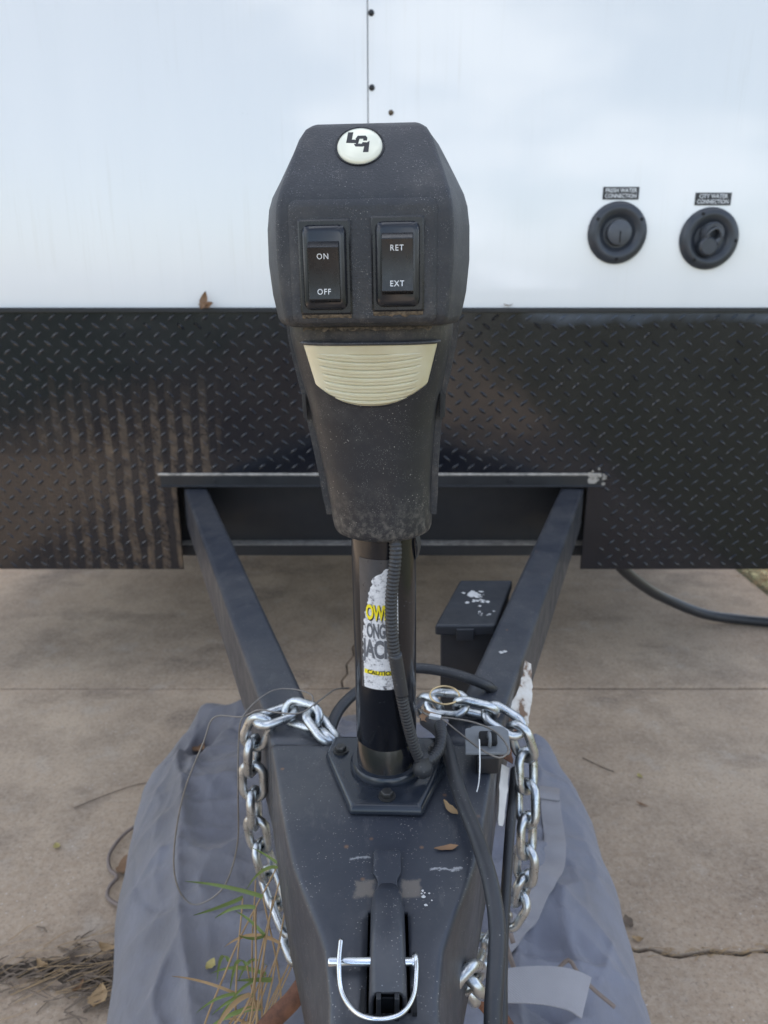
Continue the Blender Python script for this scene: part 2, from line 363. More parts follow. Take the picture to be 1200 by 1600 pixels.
def lathe(name, prof, seg=32, axis='z', origin=(0, 0, 0), cap=True):
    V, F = [], []; n = len(prof); O = Vector(origin)
    for k in range(seg):
        a = 2 * math.pi * k / seg
        for r, h in prof:
            if axis == 'z': V.append(O + Vector((r * math.cos(a), r * math.sin(a), h)))
            elif axis == 'y': V.append(O + Vector((r * math.cos(a), h, r * math.sin(a))))
            else: V.append(O + Vector((h, r * math.cos(a), r * math.sin(a))))
    for k in range(seg):
        k2 = (k + 1) % seg
        for i in range(n - 1): F.append((k * n + i, k2 * n + i, k2 * n + i + 1, k * n + i + 1))
    if cap:
        F.append(tuple(k * n + n - 1 for k in range(seg))); F.append(tuple(k * n for k in reversed(range(seg))))
    bm = bmesh.new(); vs = [bm.verts.new(v) for v in V]
    for f in F:
        try: bm.faces.new([vs[i] for i in f])
        except ValueError: pass
    bmesh.ops.recalc_face_normals(bm, faces=bm.faces); me = bpy.data.meshes.new(name); bm.to_mesh(me); bm.free(); return me
def loft(name, rings, cap=True):
    n = len(rings[0]); V = [p for r in rings for p in r]; F = []
    for i in range(len(rings) - 1):
        for k in range(n):
            k2 = (k + 1) % n; F.append((i * n + k, i * n + k2, (i + 1) * n + k2, (i + 1) * n + k))
    if cap: F += [tuple(reversed(range(n))), tuple((len(rings) - 1) * n + k for k in range(n))]
    return mesh(name, V, F)
def ribbon(name, pts, ups, width, thick=0.0015, step=0.01):
    ps = spline(pts, step); n = len(ps); V, F = [], []
    for i, p in enumerate(ps):
        tg = (ps[min(i + 1, n - 1)] - ps[max(i - 1, 0)]).normalized()
        up = Vector(ups) if not callable(ups) else ups(i / (n - 1))
        w = width if not callable(width) else width(i / (n - 1))
        s = tg.cross(up).normalized(); u = s.cross(tg).normalized()
        V += [p - s * w / 2, p + s * w / 2, p + s * w / 2 + u * thick, p - s * w / 2 + u * thick]
    for i in range(n - 1):
        for k in range(4): F.append((i * 4 + k, (i + 1) * 4 + k, (i + 1) * 4 + (k + 1) % 4, i * 4 + (k + 1) % 4))
    F += [(0, 1, 2, 3), tuple((n - 1) * 4 + k for k in (3, 2, 1, 0))]
    return mesh(name, V, F)
def text_mesh(txt, size, sx=1.0, bold=0.0, shear=0.0, spacing=1.0, align='CENTER'):
    cu = bpy.data.curves.new('lettering', 'FONT'); cu.body = txt; cu.size = size; cu.align_x = align; cu.align_y = 'CENTER'
    cu.offset = bold; cu.shear = shear; cu.space_character = spacing; cu.resolution_u = 3
    o = bpy.data.objects.new('tmp_text', cu); C.objects.link(o); bpy.context.view_layer.update()
    me = bpy.data.meshes.new_from_object(o.evaluated_get(bpy.context.evaluated_depsgraph_get()))
    bpy.data.objects.remove(o); bpy.data.curves.remove(cu)
    for v in me.vertices: v.co.x *= sx
    return me
def hexbolt(name, c, r, h, seg=6, axis='z'):
    return lathe(name, [(r * 0.2, 0), (r, 0), (r, h * 0.8), (r * 0.85, h), (r * 0.2, h)], seg, axis, c)

# ------------------------------------------------------------------ the setting: ground, driveway slabs
obj('ground', mesh('ground', [(-400, -400, -0.045), (400, -400, -0.045), (400, 400, -0.045), (-400, 400, -0.045)], [(0, 1, 2, 3)]), 'lawn', kind='structure')
XL, XR = -2.7, 1.30
cx_ = [-2.7, -2.0, -1.5, -1.1, -0.9, -0.75] + [-0.70 + 0.02 * i for i in range(86)] + [1.15, 1.30]
def crack_y(x):
    base = 0.862 + 0.045 * min(1, max(0, (x + 0.75) / 1.1))
    return base + 0.022 * noise.noise((x * 6, 0.3, 0)) + 0.010 * noise.noise((x * 24, 1.3, 0)) + 0.004 * noise.noise((x * 80, 2.3, 0))
def crack_w(x):
    return 0.0035 + 0.003 * noise.noise((x * 30, 5, 0)) + (0.004 if x < -0.35 else 0)
drive = thing('driveway', (0, 0, -0.04), None, None); drive['kind'] = 'structure'
far = [(x, crack_y(x) + max(0.0015, crack_w(x))) for x in cx_]
near = [(x, crack_y(x) - max(0.0015, crack_w(x))) for x in cx_]
edge_r = lambda y: XR + 0.02 * noise.noise((0, y * 2, 4))
obj('slab', prism('slab', far + [(XR, 1.695), (XL, 1.695)], -0.10, 0.0, 'xy'), 'concrete', drive, bevel=0.003)
obj('slab', prism('slab', [(XL, -1.25), (XR, -1.25)] + near[::-1], -0.10, 0.0, 'xy'), 'concrete', drive, bevel=0.003)
# rear slab, its middle hairline crack left open
ck = [(-0.106, 1.703), (-0.112, 1.74), (-0.098, 1.78), (-0.104, 1.83), (-0.084, 1.88), (-0.09, 1.93), (-0.07, 2.0), (-0.08, 2.1), (-0.06, 2.3), (-0.1, 2.7), (-0.08, 3.3), (-0.12, 4.2), (-0.1, 5.4)]
lft = [(x - 0.0022, y) for x, y in ck]; rgt = [(x + 0.0022, y) for x, y in ck]
obj('slab', prism('slab', [(XL, 1.703)] + lft + [(XL, 5.4)], -0.10, -0.002, 'xy'), 'concrete', drive, bevel=0.003)
obj('slab', prism('slab', [(XR, 5.4)] + rgt[::-1] + [(XR, 1.703)], -0.10, 0.001, 'xy'), 'concrete', drive, bevel=0.003)
for k in range(4):
    obj('slab', boxes('slab', (-0.55, XR, -1.25 - 3.2 * (k + 1), -1.25 - 3.2 * k - 0.01, -0.10, 0.0)), 'concrete', drive, bevel=0.003)
obj('lawn', mesh('lawn', [(-40, -60, -0.012), (-0.56, -60, -0.012), (-0.56, -1.255, -0.012), (-40, -1.255, -0.012)], [(0, 1, 2, 3)]), 'unseen_dark_lawn', kind='structure')  # unseen dark sheet, added to darken the tread plate's reflection and cool the bounce
obj('soil_bed', mesh('soil_bed', [(XL - .1, -15, -0.008), (XR - 0.02, -15, -0.008), (XR - 0.02, 5.4, -0.008), (XL - .1, 5.4, -0.008)], [(0, 1, 2, 3)]), 'soil', drive)

# ------------------------------------------------------------------ the trailer
WY = 1.70
tr = thing('travel_trailer', (0, 3.0, 0.33), 'white travel trailer with black tread plate and a black tongue frame', 'trailer')
SEAM = -0.033
for x0, x1 in ((-1.45, SEAM - 0.0008), (SEAM + 0.0008, 1.30)):
    me = boxes('front_panel', (x0, x1, WY, WY + 0.012, 0.93, 3.05))
    obj('front_panel', me, 'wall', tr, bevel=0.002)
obj('seam_strip', boxes('seam_strip', (SEAM - 0.02, SEAM + 0.02, WY + 0.0025, WY + 0.0118, 0.94, 3.04)), 'switch_grey', tr)
obj('body_shell', boxes('body_shell', (-1.445, 1.295, WY + 0.0125, 7.2, 0.60, 3.04)), 'white_side', tr, bevel=0.03)  # shell and front panels stretched left, out of view, to block the sun
for (x, z) in ((-0.0256, 1.5245), (-0.025, 1.3914), (-0.0255, 1.68), (-0.0255, 1.84)):
    s = obj('screw', lathe('screw', [(0.001, -0.0035), (0.0045, -0.003), (0.0062, -0.0006), (0.0065, 0.002)], 14, 'y', (x, WY, z)), 'black_trim', tr, smooth=50)
obj('wasp_spot', lathe('wasp_spot', [(0.0008, -0.004), (0.004, -0.0028), (0.0062, 0.0008)], 10, 'y', (0.0146, WY, 1.3454)), 'grime', tr, smooth=60)
# tread plate with the cut-out for the tongue
PB, PT = 0.334, 0.950
OL, OR_, OT = -0.494, 0.484, 0.556
outline = [(-1.45, PB), (OL, PB), (OL, OT), (OR_, OT), (OR_, PB), (1.30, PB), (1.30, PT), (-1.45, PT)]
guard = obj('stone_guard', prism('stone_guard', outline, WY - 0.004, WY - 0.001, 'xz'), 'tread', tr)
obj('guard_backing', boxes('guard_backing', (-1.44, OL - .01, WY - .0005, WY + 0.012, 0.40, 0.929), (OR_ + .01, 1.29, WY - .0005, WY + 0.012, 0.40, 0.929), (OL - .01, OR_ + .01, WY - .0005, WY + .012, 0.60, 0.929)), 'gap_black', tr)
V, F = [], []
p = 0.038
prof = [(-1, 0, 0), (-.55, .8, 0), (0, 1, 0), (.55, .8, 0), (1, 0, 0), (.55, -.8, 0), (0, -1, 0), (-.55, -.8, 0)]
ridge = [(-.72, 0), (0, 0.28), (.72, 0), (0, -0.28)]
rows = int((PT - PB) / p) + 1
for j in range(-1, rows * 2):
    for i in range(-40, 37):
        x = i * p + (p / 2 if j % 2 else 0) + 0.004 * math.sin(j * .3); z = PB + 0.012 + j * p / 2
        if z < PB + 0.008 or z > PT - 0.012 or x > 1.285 or x < -1.435: continue
        if OL - 0.022 < x < OR_ + 0.042 and z < OT + 0.034: continue
        a = (R(-40) if j % 2 == 0 else R(40)) + R(random.uniform(-4, 4)); x += random.uniform(-.0008, .0008); z += random.uniform(-.0008, .0008)
        ca, sa = math.cos(a), math.sin(a); b = len(V); L, W, Hh = 0.0118 * random.uniform(.93, 1.07), 0.0037 * random.uniform(.9, 1.1), 0.0019 * random.uniform(.7, 1.2)
        for u, w, _ in prof: V.append((x + ca * u * L - sa * w * W, WY - 0.00385, z + sa * u * L + ca * w * W))
        for u, w in ridge: V.append((x + ca * u * L - sa * w * W, WY - 0.004 - Hh, z + sa * u * L + ca * w * W))
        for q in ((0, 1, 8), (1, 2, 9, 8), (2, 3, 10, 9), (3, 4, 10), (4, 5, 10), (5, 6, 11, 10), (6, 7, 8, 11), (7, 0, 8), (8, 9, 10, 11)):
            F.append(tuple(b + i for i in q))
obj('tread_pattern', mesh('tread_pattern', V, F), 'tread', guard, smooth=40, kind='stuff')
obj('top_trim', boxes('top_trim', (-1.45, 1.30, WY - 0.011, WY - 0.0045, PT - 0.004, PT + 0.004), (-1.45, 1.30, WY - 0.011, WY - 0.0005, PT + 0.0042, PT + 0.0062)), 'black_trim', tr, bevel=0.001)
V = []
# header angle over the opening, with its sealant bead
hd = obj('opening_header', prism('opening_header', [(WY - 0.0045, 0.573), (WY - 0.010, 0.573), (WY - 0.010, 0.549), (WY - 0.016, 0.549), (WY - 0.016, 0.546), (WY - 0.0045, 0.546)], -0.530, 0.520, 'yz'), 'black_trim', tr, bevel=0.0012)
obj('sealant_bead', tube('sealant_bead', [(-0.535 + i * 0.03, WY - 0.0075, 0.5755 + 0.0012 * noise.noise((i, 0, 0))) for i in range(36)], lambda s, i: 0.0034 + 0.0014 * noise.noise((i * .4, 3, 0)), 8, 0.012), 'sealant', hd, smooth=180)
for x in (-0.40, -0.02, 0.30):
    obj('screw', lathe('screw', [(0.001, -0.003), (0.004, -0.0025), (0.005, 0.0005)], 12, 'y', (x, WY - 0.010, 0.562)), 'black_trim', hd, smooth=50)
V, F = [], []
for k in range(26):
    cx, cz = 0.502 + random.gauss(0, 0.011), 0.566 + random.gauss(0, 0.009); b0 = len(V); r0 = random.uniform(0.002, 0.0065)
    V.append((cx, WY - 0.0112, cz))
    for q in range(8): a = q * math.pi / 4; V.append((cx + r0 * random.uniform(.5, 1.3) * math.cos(a), WY - 0.0104, cz + r0 * random.uniform(.5, 1.3) * math.sin(a)))
    F += [(b0, b0 + 1 + q, b0 + 1 + (q + 1) % 8) for q in range(8)]
obj('sealant_smear', mesh('sealant_smear', V, F), 'sealant', hd, smooth=60, kind='stuff')
obj('side_trim', boxes('side_trim', (OR_ + 0.001, OR_ + 0.032, WY - 0.0062, WY - 0.0045, PB + 0.004, 0.5445)), 'tread', tr, bevel=0.0006)
obj('side_trim', boxes('side_trim', (OL - 0.012, OL - 0.001, WY - 0.0062, WY - 0.0045, PB + 0.004, 0.5445)), 'tread', tr, bevel=0.0006)
# chassis: cross member behind the opening and underbelly
obj('cross_member', boxes('cross_member', (-0.90, 0.90, 1.80, 1.806, 0.372, 0.58), (-0.90, 0.90, 1.765, 1.8055, 0.366, 0.3715), (-0.90, 0.90, 1.762, 1.7648, 0.345, 0.3715)), 'dark_steel', tr, bevel=0.001)
obj('dusty_ledge', boxes('dusty_ledge', (-0.62, 0.62, 1.767, 1.7995, 0.3716, 0.3735)), 'sealant', tr)
obj('underbelly', boxes('underbelly', (-1.40, 1.25, 1.81, 7.1, 0.52, 0.598)), 'dark_steel', tr)
# tongue rails
def rail(s):
    o0, o1 = (0.483, WY + 0.09), (0.0905, 0.60)
    ox0 = 0.478 + 0.352 * 0.09 ; y0 = WY + 0.09
    ox1 = 0.0764; y1 = 0.56
    wi = 0.056
    zt, zb = 0.5405, 0.436
    V = []
    for (ox, y) in ((ox0, y0), (ox1, y1)):
        for (dx, z) in ((0, zb), (0, zt), (-wi, zt), (-wi, zb)): V.append(((ox + dx) * s, y, z))
    F = [(0, 1, 5, 4), (1, 2, 6, 5), (2, 3, 7, 6), (3, 0, 4, 7), (3, 2, 1, 0), (4, 5, 6, 7)]
    if s < 0: F = [tuple(reversed(f)) for f in F]
    return mesh('frame_rail', V, F)
for s in (-1, 1): obj('frame_rail', rail(s), 'frame_paint', tr, bevel=0.008, segs=4)

# coupler: pressed channel over the joined rails
def interp(tab, y):
    if y <= tab[0][0]: return tab[0][1]
    for (a, b), (c, d) in zip(tab, tab[1:]):
        if y <= c: s = (y - a) / (c - a); return b + (d - b) * s
    return tab[-1][1]
WTOP = [(0.24, 0.034), (0.38, 0.038), (0.415, 0.044), (0.443, 0.055), (0.47, 0.0665), (0.499, 0.0775), (0.53, 0.086), (0.567, 0.0955), (0.62, 0.108), (0.66, 0.1175), (0.70, 0.1295)]
WBOT = [(0.24, 0.054), (0.40, 0.056), (0.43, 0.060), (0.46, 0.0685), (0.499, 0.0805), (0.538, 0.0905), (0.567, 0.0985), (0.62, 0.1105), (0.66, 0.1200), (0.70, 0.1315)]
def ztop(x, y):
    z = 0.546
    if y < 0.42: z -= 0.010 * min(1, (0.42 - y) / 0.05)
    d = math.hypot(x, y - 0.315)
    if d < 0.055: z += 0.024 * (0.5 + 0.5 * math.cos(math.pi * d / 0.055))
    return z
SX, SY0, SY1 = 0.0150, 0.372, 0.446
CXS = 0.0030
ys = sorted(set([0.24 + 0.01 * i for i in range(14)] + [SY0, SY1] + [0.38 + 0.0115 * i for i in range(25)] + [0.66]))
ys = [y for i, y in enumerate(ys) if i == 0 or y - ys[i - 1] > 0.002 or y in (SY0, SY1)]
tx = [-1, -.8, -.6, None, -.18, 0.0, .18, None, .6, .8, 1]
V, F = [], []; idx = []
for y in ys:
    w = interp(WTOP, y) - 0.006; wb = interp(WBOT, y); row = []
    xs = [-1, -.85, -.7, -.55, 'L', -.0072, 0, .0072, 'R', .55, .7, .85, 1]
    pts = []
    for a in xs:
        if a == 'L': X = CXS - SX
        elif a == 'R': X = CXS + SX
        elif abs(a) < 0.01: X = CXS + a
        else: X = math.copysign(SX + (w - SX) * (abs(a) - 0.4) / 0.6, a)
        pts.append((X, ztop(X, y)))
    wo = interp(WTOP, y); ze = pts[-1][1]
    arc = [(w + 0.006 * math.sin(q), ze - 0.006 + 0.006 * math.cos(q)) for q in (R(30), R(60), R(90))]
    side = [(wo + (wb - wo) * k, ze - 0.006 - (ze - 0.006 - 0.438) * k) for k in (0.3, 0.65, 1.0)]
    full = [(-a, b) for a, b in reversed(arc + side)] + pts + arc + side
    row = []
    for a, b in full: row.append(len(V)); V.append((a, y, b))
    idx.append(row)
n0 = 6
for i in range(len(ys) - 1):
    for k in range(len(idx[0]) - 1):
        if n0 + 4 <= k < n0 + 8 and SY0 - 1e-6 <= ys[i] and ys[i + 1] <= SY1 + 1e-6: continue
        F.append((idx[i][k], idx[i][k + 1], idx[i + 1][k + 1], idx[i + 1][k]))
# wings over the rails
for s in (-1, 1):
    base = len(V)
    st = (0.66, 0.675, 0.69, 0.705, 0.718)
    for y in st:
        wo = interp(WTOP, min(y, 0.70)) + (y - 0.70) * 0.352 * (y > 0.70)
        wb = wo + 0.0022
        ring = [(wo - 0.060, 0.546), (wo - 0.03, 0.546), (wo - 0.006, 0.546), (wo - 0.003, 0.5452), (wo - 0.0008, 0.543), (wo, 0.540), (wo + 0.0008, 0.5), (wb, 0.438)]
        for a, b in ring: V.append((a * s, y, b))
    for i in range(len(st) - 1):
        for k in range(7):
            q = (base + i * 8 + k, base + i * 8 + k + 1, base + (i + 1) * 8 + k + 1, base + (i + 1) * 8 + k)
            F.append(q if s > 0 else tuple(reversed(q)))
coup = obj('coupler', mesh('coupler', V, F), 'coupler_paint', tr, smooth=40)
so = coup.modifiers.new('thickness', 'SOLIDIFY'); so.thickness = 0.0045; so.offset = -1
for s in (-1, 1):      # weld bead at the end of each wing
    wo = 0.1295 + 0.018 * 0.352
    obj('weld_bead', tube('weld_bead', [((wo - 0.064 + 0.006 * k) * s, 0.7185 + 0.0012 * noise.noise((k, s, 0)), 0.5415) for k in range(11)], lambda q, i: 0.0038 + 0.0012 * math.sin(i * 1.7), 8, 0.003), 'coupler_paint', coup, smooth=180)
obj('slot_lining', boxes('slot_lining', (CXS - SX - .002, CXS + SX + .002, SY0 - .002, SY1 + .002, 0.505, 0.507), (CXS - SX - .004, CXS - SX - .001, SY0 - .002, SY1 + .002, 0.5072, 0.5395), (CXS + SX + .001, CXS + SX + .004, SY0 - .002, SY1 + .002, 0.5072, 0.5395), (CXS - SX - .004, CXS + SX + .004, SY1 + .0022, SY1 + .005, 0.505, 0.5395), (CXS - SX - .004, CXS + SX + .004, SY0 - .005, SY0 - .0022, 0.505, 0.5295)), 'gap_black', coup)
# latch lever: thumb tab, pinched neck and folded channel
lat = obj('latch_lever', prism('latch_lever', [(0.0027 + a, b) for a, b in ((-0.0112, 0.5035), (-0.0098, 0.506), (0.0098, 0.506), (0.0112, 0.5035), (0.0112, 0.482), (0.0078, 0.474), (0.0078, 0.462), (-0.0078, 0.462), (-0.0078, 0.474), (-0.0112, 0.482))], 0.5470, 0.5500, 'xy'), 'coupler_paint', coup, bevel=0.0008)
def chan(y, w, h, zb, th=0.0):
    pts = [(-w, zb), (-w, zb + h * .6)] + [(-w + .005 - .005 * math.cos(a), zb + h * .6 + h * .4 * math.sin(a)) for a in (R(35), R(65), R(90))]
    pts = pts + [(-a, b) for a, b in reversed(pts)]
    return [(0.0027 + a, y, b) for a, b in pts]
rings = []
for y, w, h, zb in ((0.371, 0.0128, 0.0270, 0.530), (0.42, 0.0128, 0.0260, 0.534), (0.446, 0.0126, 0.0190, 0.538), (0.460, 0.0112, 0.0130, 0.5400), (0.470, 0.0084, 0.0090, 0.541)):
    rings.append(chan(y, w, h, zb))
V = [q for r in rings for q in r]; n = len(rings[0])
F = [(i * n + k, (i + 1) * n + k, (i + 1) * n + k + 1, i * n + k + 1) for i in range(len(rings) - 1) for k in range(n - 1)]
ch = obj('latch_channel', mesh('latch_channel', V, F), 'coupler_paint', coup, smooth=50)
so = ch.modifiers.new('thickness', 'SOLIDIFY'); so.thickness = 0.003; so.offset = 1
for x in (-0.0035, 0.0085):
    obj('latch_plate', boxes('latch_plate', (x - 0.0016, x + 0.0016, 0.366, 0.43, 0.515, 0.556)), 'dark_steel', coup, bevel=0.0006)
obj('latch_wedge', boxes('latch_wedge', (-0.0022, 0.0072, 0.376, 0.42, 0.512, 0.545)), 'dark_steel', coup, bevel=0.001)

# water inlets and their labels
def inlet(cx, cz, kind):
    prof = [(0.012, -0.0015), (0.028, 0.0015), (0.036, -0.004), (0.046, -0.0135), (0.056, -0.0115), (0.0625, -0.0055), (0.0640, 0.0)]
    prof = [(r, h) for r, h in prof]
    fl = obj('water_inlet', lathe('water_inlet', prof, 48, 'y', (cx, WY - 0.0015, cz)), 'inlet_plastic', tr, smooth=60)
    for k in range(3):
        a = R(90 + 120 * k + (25 if kind else 60))
        obj('screw', lathe('screw', [(0.0008, -0.0145), (0.0038, -0.0140), (0.0046, -0.0105)], 10, 'y', (cx + 0.0535 * math.cos(a), WY, cz + 0.0535 * math.sin(a))), 'gap_black', fl, smooth=50)
    if kind == 0:
        obj('cap', lathe('cap', [(0.002, -0.0150), (0.022, -0.0150), (0.0255, -0.0125), (0.0262, 0.0)], 32, 'y', (cx + 0.002, WY - 0.002, cz)), 'inlet_cap', fl, smooth=40)
        obj('lock_slot', boxes('lock_slot', (cx + 0.0012, cx + 0.0036, WY - 0.0178, WY - 0.0168, cz - 0.021, cz + 0.003)), 'gap_black', fl)
    else:
        obj('socket_ring', lathe('socket_ring', [(0.0125, -0.004), (0.0135, -0.018), (0.020, -0.019), (0.024, -0.010), (0.0245, 0.0)], 32, 'y', (cx + 0.004, WY - 0.002, cz + 0.010), cap=False), 'inlet_cap', fl, smooth=50)
        obj('dust_plug', lathe('dust_plug', [(0.001, -0.026), (0.016, -0.026), (0.0195, -0.022), (0.0195, -0.006)], 28, 'y', (cx - 0.008, WY - 0.002, cz - 0.017)), 'inlet_plastic', fl, smooth=40)
        obj('plug_tether', tube('plug_tether', [(cx - 0.014, WY - 0.022, cz - 0.008), (cx - 0.010, WY - 0.028, cz + 0.012), (cx + 0.006, WY - 0.027, cz + 0.019), (cx + 0.018, WY - 0.022, cz + 0.004), (cx + 0.014, WY - 0.018, cz - 0.012)], 0.0028, 8, 0.003), 'inlet_cap', fl, smooth=180)
inlet(0.5042, 1.1118, 0); inlet(0.7038, 1.1001, 1)
def put_text(me, loc, rot, name, mat, parent):
    me.transform(Matrix.Translation(loc) @ rot); return obj(name, me, mat, parent)
RX90 = Matrix.Rotation(R(90), 4, 'X')
for (cx, cz, top_) in ((0.5051, 1.1911, 'FRESH WATER'), (0.7031, 1.1798, 'CITY WATER')):
    lb = obj('inlet_label', boxes('inlet_label', (cx - 0.0385, cx + 0.0385, WY - 0.0012, WY - 0.0002, cz - 0.0125, cz + 0.0125)), 'label_black', tr)
    put_text(text_mesh(top_, 0.0112, 0.93, 0.0002), (cx, WY - 0.0016, cz + 0.0052), RX90, 'lettering', 'print_white', lb)
    put_text(text_mesh('CONNECTION', 0.0112, 0.90, 0.0002), (cx, WY - 0.0016, cz - 0.0056), RX90, 'lettering', 'print_white', lb)

# ------------------------------------------------------------------ the power tongue jack (own coordinates, z up from the mount)
jack = thing('power_tongue_jack', (0.003, 0.612, 0.546), 'black electric tongue jack with two rocker switches, standing on the coupler', 'trailer jack', worldcoords=False)
jack.rotation_euler = (0, R(-0.8), R(-2.5))
TR = 0.0285
HX = -0.006
mp_pts = [(-0.031, -0.0615), (0.034, -0.0615), (0.0640, 0.022), (0.058, 0.050), (-0.058, 0.050), (-0.0630, 0.022)]
rings = []
for z, g in ((0.0012, 0.0), (0.005, -0.0004), (0.0085, -0.0022), (0.0104, -0.0052), (0.0108, -0.010)):
    rings.append([(x * (1 + g / 0.05), y * (1 + g / 0.055), z) for x, y in mp_pts])
obj('mount_plate', loft('mount_plate', rings), 'mount_paint', jack, bevel=0.004, segs=3)
for bx_, by_ in ((0.002, -0.0475), (-0.047, 0.020), (0.048, 0.024)):
    b = obj('bolt', hexbolt('bolt', (bx_, by_, 0.0128), 0.0058, 0.0042), 'bolt_steel', jack, bevel=0.0008)
    obj('washer', lathe('washer', [(0.004, 0.0108), (0.0078, 0.0108), (0.0078, 0.0126), (0.004, 0.0126)], 20, 'z', (bx_, by_, 0)), 'bolt_steel', b, smooth=40)
obj('collar', lathe('collar', [(TR - 0.001, 0.0105), (TR + 0.0065, 0.0105), (TR + 0.0070, 0.0145), (TR + 0.0045, 0.0185), (TR - 0.001, 0.0188)], 48), 'mount_paint', jack, smooth=50)
obj('tube', lathe('tube', [(0.005, -0.11), (TR, -0.11), (TR, 0.0430), (TR - 0.0006, 0.0438), (TR - 0.0006, 0.045), (TR, 0.0458), (TR, 0.27)], 64), 'gloss', jack, smooth=40)
obj('inner_leg', lathe('inner_leg', [(0.003, -0.300), (0.0235, -0.300), (0.0235, -0.10), (0.003, -0.10)], 40), 'bolt_steel', jack, smooth=40)
# neck housing
NB = [(0.252, 0.0425, 0.0425, 2.0), (0.300, 0.0455, 0.0455, 2.1), (0.340, 0.0500, 0.0490, 2.3), (0.368, 0.0540, 0.0525, 2.6), (0.395, 0.0598, 0.0595, 3.0), (0.4157, 0.0635, 0.0660, 3.2), (0.4400, 0.0655, 0.0665, 3.2)]
def neck_par(z):
    if z <= NB[0][0]: return NB[0][1:]
    for a, b in zip(NB, NB[1:]):
        if z <= b[0]:
            s = (z - a[0]) / (b[0] - a[0]); return tuple(p + (q - p) * s for p, q in zip(a[1:], b[1:]))
    return NB[-1][1:]
def nx(z): return HX * min(1, max(0, (z - 0.25) / 0.1))
def neck_ring(z, off=0.0, front=True):
    a, b, e = neck_par(z); a += off; b += off; pts = []
    for k in range(64):
        th = 2 * math.pi * k / 64; c, s = math.cos(th), math.sin(th)
        bb = b if s < 0 else 0.045
        pts.append((nx(z) + math.copysign(abs(c) ** (2 / e), c) * a, math.copysign(abs(s) ** (2 / e), s) * bb, z))
    return pts
zs = [0.252, 0.2525, 0.254, 0.257, 0.262] + [0.262 + (0.440 - 0.262) * k / 24 for k in range(1, 25)]
offs = [-0.010, -0.004, -0.0015, -0.0004] + [0] * 25
obj('neck_housing', loft('neck_housing', [neck_ring(z, o) for z, o in zip(zs, offs)]), 'dusty', jack, smooth=50)
# rear shell, a little wider, ending in a step
rr = []
for z in [0.268, 0.270] + [0.27 + 0.17 * k / 12 for k in range(1, 13)]:
    a, b, e = neck_par(z); a += 0.0045 + (0.0 if z > 0.27 else -0.001); pts = []
    ring = [(-a, -0.010), (-a - 0.0005, 0.0), (-a, 0.020), (-a * 0.92, 0.040), (-a * 0.7, 0.054), (-a * .3, 0.060), (a * .3, 0.060), (a * 0.7, 0.054), (a * 0.92, 0.040), (a, 0.020), (a + 0.0005, 0.0), (a, -0.010)]
    rr.append([(nx(z) + x, y, z) for x, y in ring])
obj('rear_shell', loft('rear_shell', rr), 'grained', jack, smooth=50)
for s in (-1, 1):
    a = neck_par(0.366)[0]
    obj('shell_slot', mesh('shell_slot', [(HX + s * (a + 0.0006), -0.022, 0.374), (HX + s * (a + 0.0052), -0.0105, 0.370), (HX + s * (a + 0.0046), -0.0105, 0.352), (HX + s * (a + 0.0002), -0.018, 0.350)], [(0, 1, 2, 3)]), 'gap_black', jack)
# head: lofted faceted cover
HF = -0.082
def head_ring(z, wf, yf, wm, ym, yb, wb):
    return [(HX - wf, yf, z), (HX + wf, yf, z), (HX + wm, ym, z), (HX + wm, yb - 0.02, z), (HX + wb, yb, z), (HX - wb, yb, z), (HX - wm, yb - 0.02, z), (HX - wm, ym, z)]
HT = [(0.4275, 0.0535, HF + 0.0040, 0.0650, -0.046, 0.066, 0.052),
      (0.4330, 0.0568, HF + 0.0004, 0.0682, -0.045, 0.068, 0.056),
      (0.4500, 0.0588, HF, 0.0718, -0.043, 0.069, 0.057),
      (0.4720, 0.0600, HF, 0.0738, -0.042, 0.070, 0.058),
      (0.4950, 0.0597, HF, 0.0735, -0.041, 0.069, 0.057),
      (0.5085, 0.0585, HF + 0.0006, 0.0718, -0.040, 0.068, 0.056),
      (0.5170, 0.0566, HF + 0.0042, 0.0692, -0.038, 0.068, 0.056),
      (0.5280, 0.0535, HF + 0.0118, 0.0640, -0.032, 0.067, 0.053),
      (0.5420, 0.0492, HF + 0.0222, 0.0570, -0.025, 0.066, 0.050),
      (0.5530, 0.0458, HF + 0.0305, 0.0515, -0.018, 0.064, 0.047),
      (0.5600, 0.0420, HF + 0.0362, 0.0465, -0.014, 0.061, 0.043),
      (0.5636, 0.0375, HF + 0.0410, 0.0415, -0.008, 0.057, 0.038),
      (0.5645, 0.0320, HF + 0.0460, 0.0350, -0.004, 0.052, 0.032)]
rings = [head_ring(*q) for q in HT]
obj('head_cover', loft('head_cover', rings), 'grained', jack, bevel=0.009, segs=5)
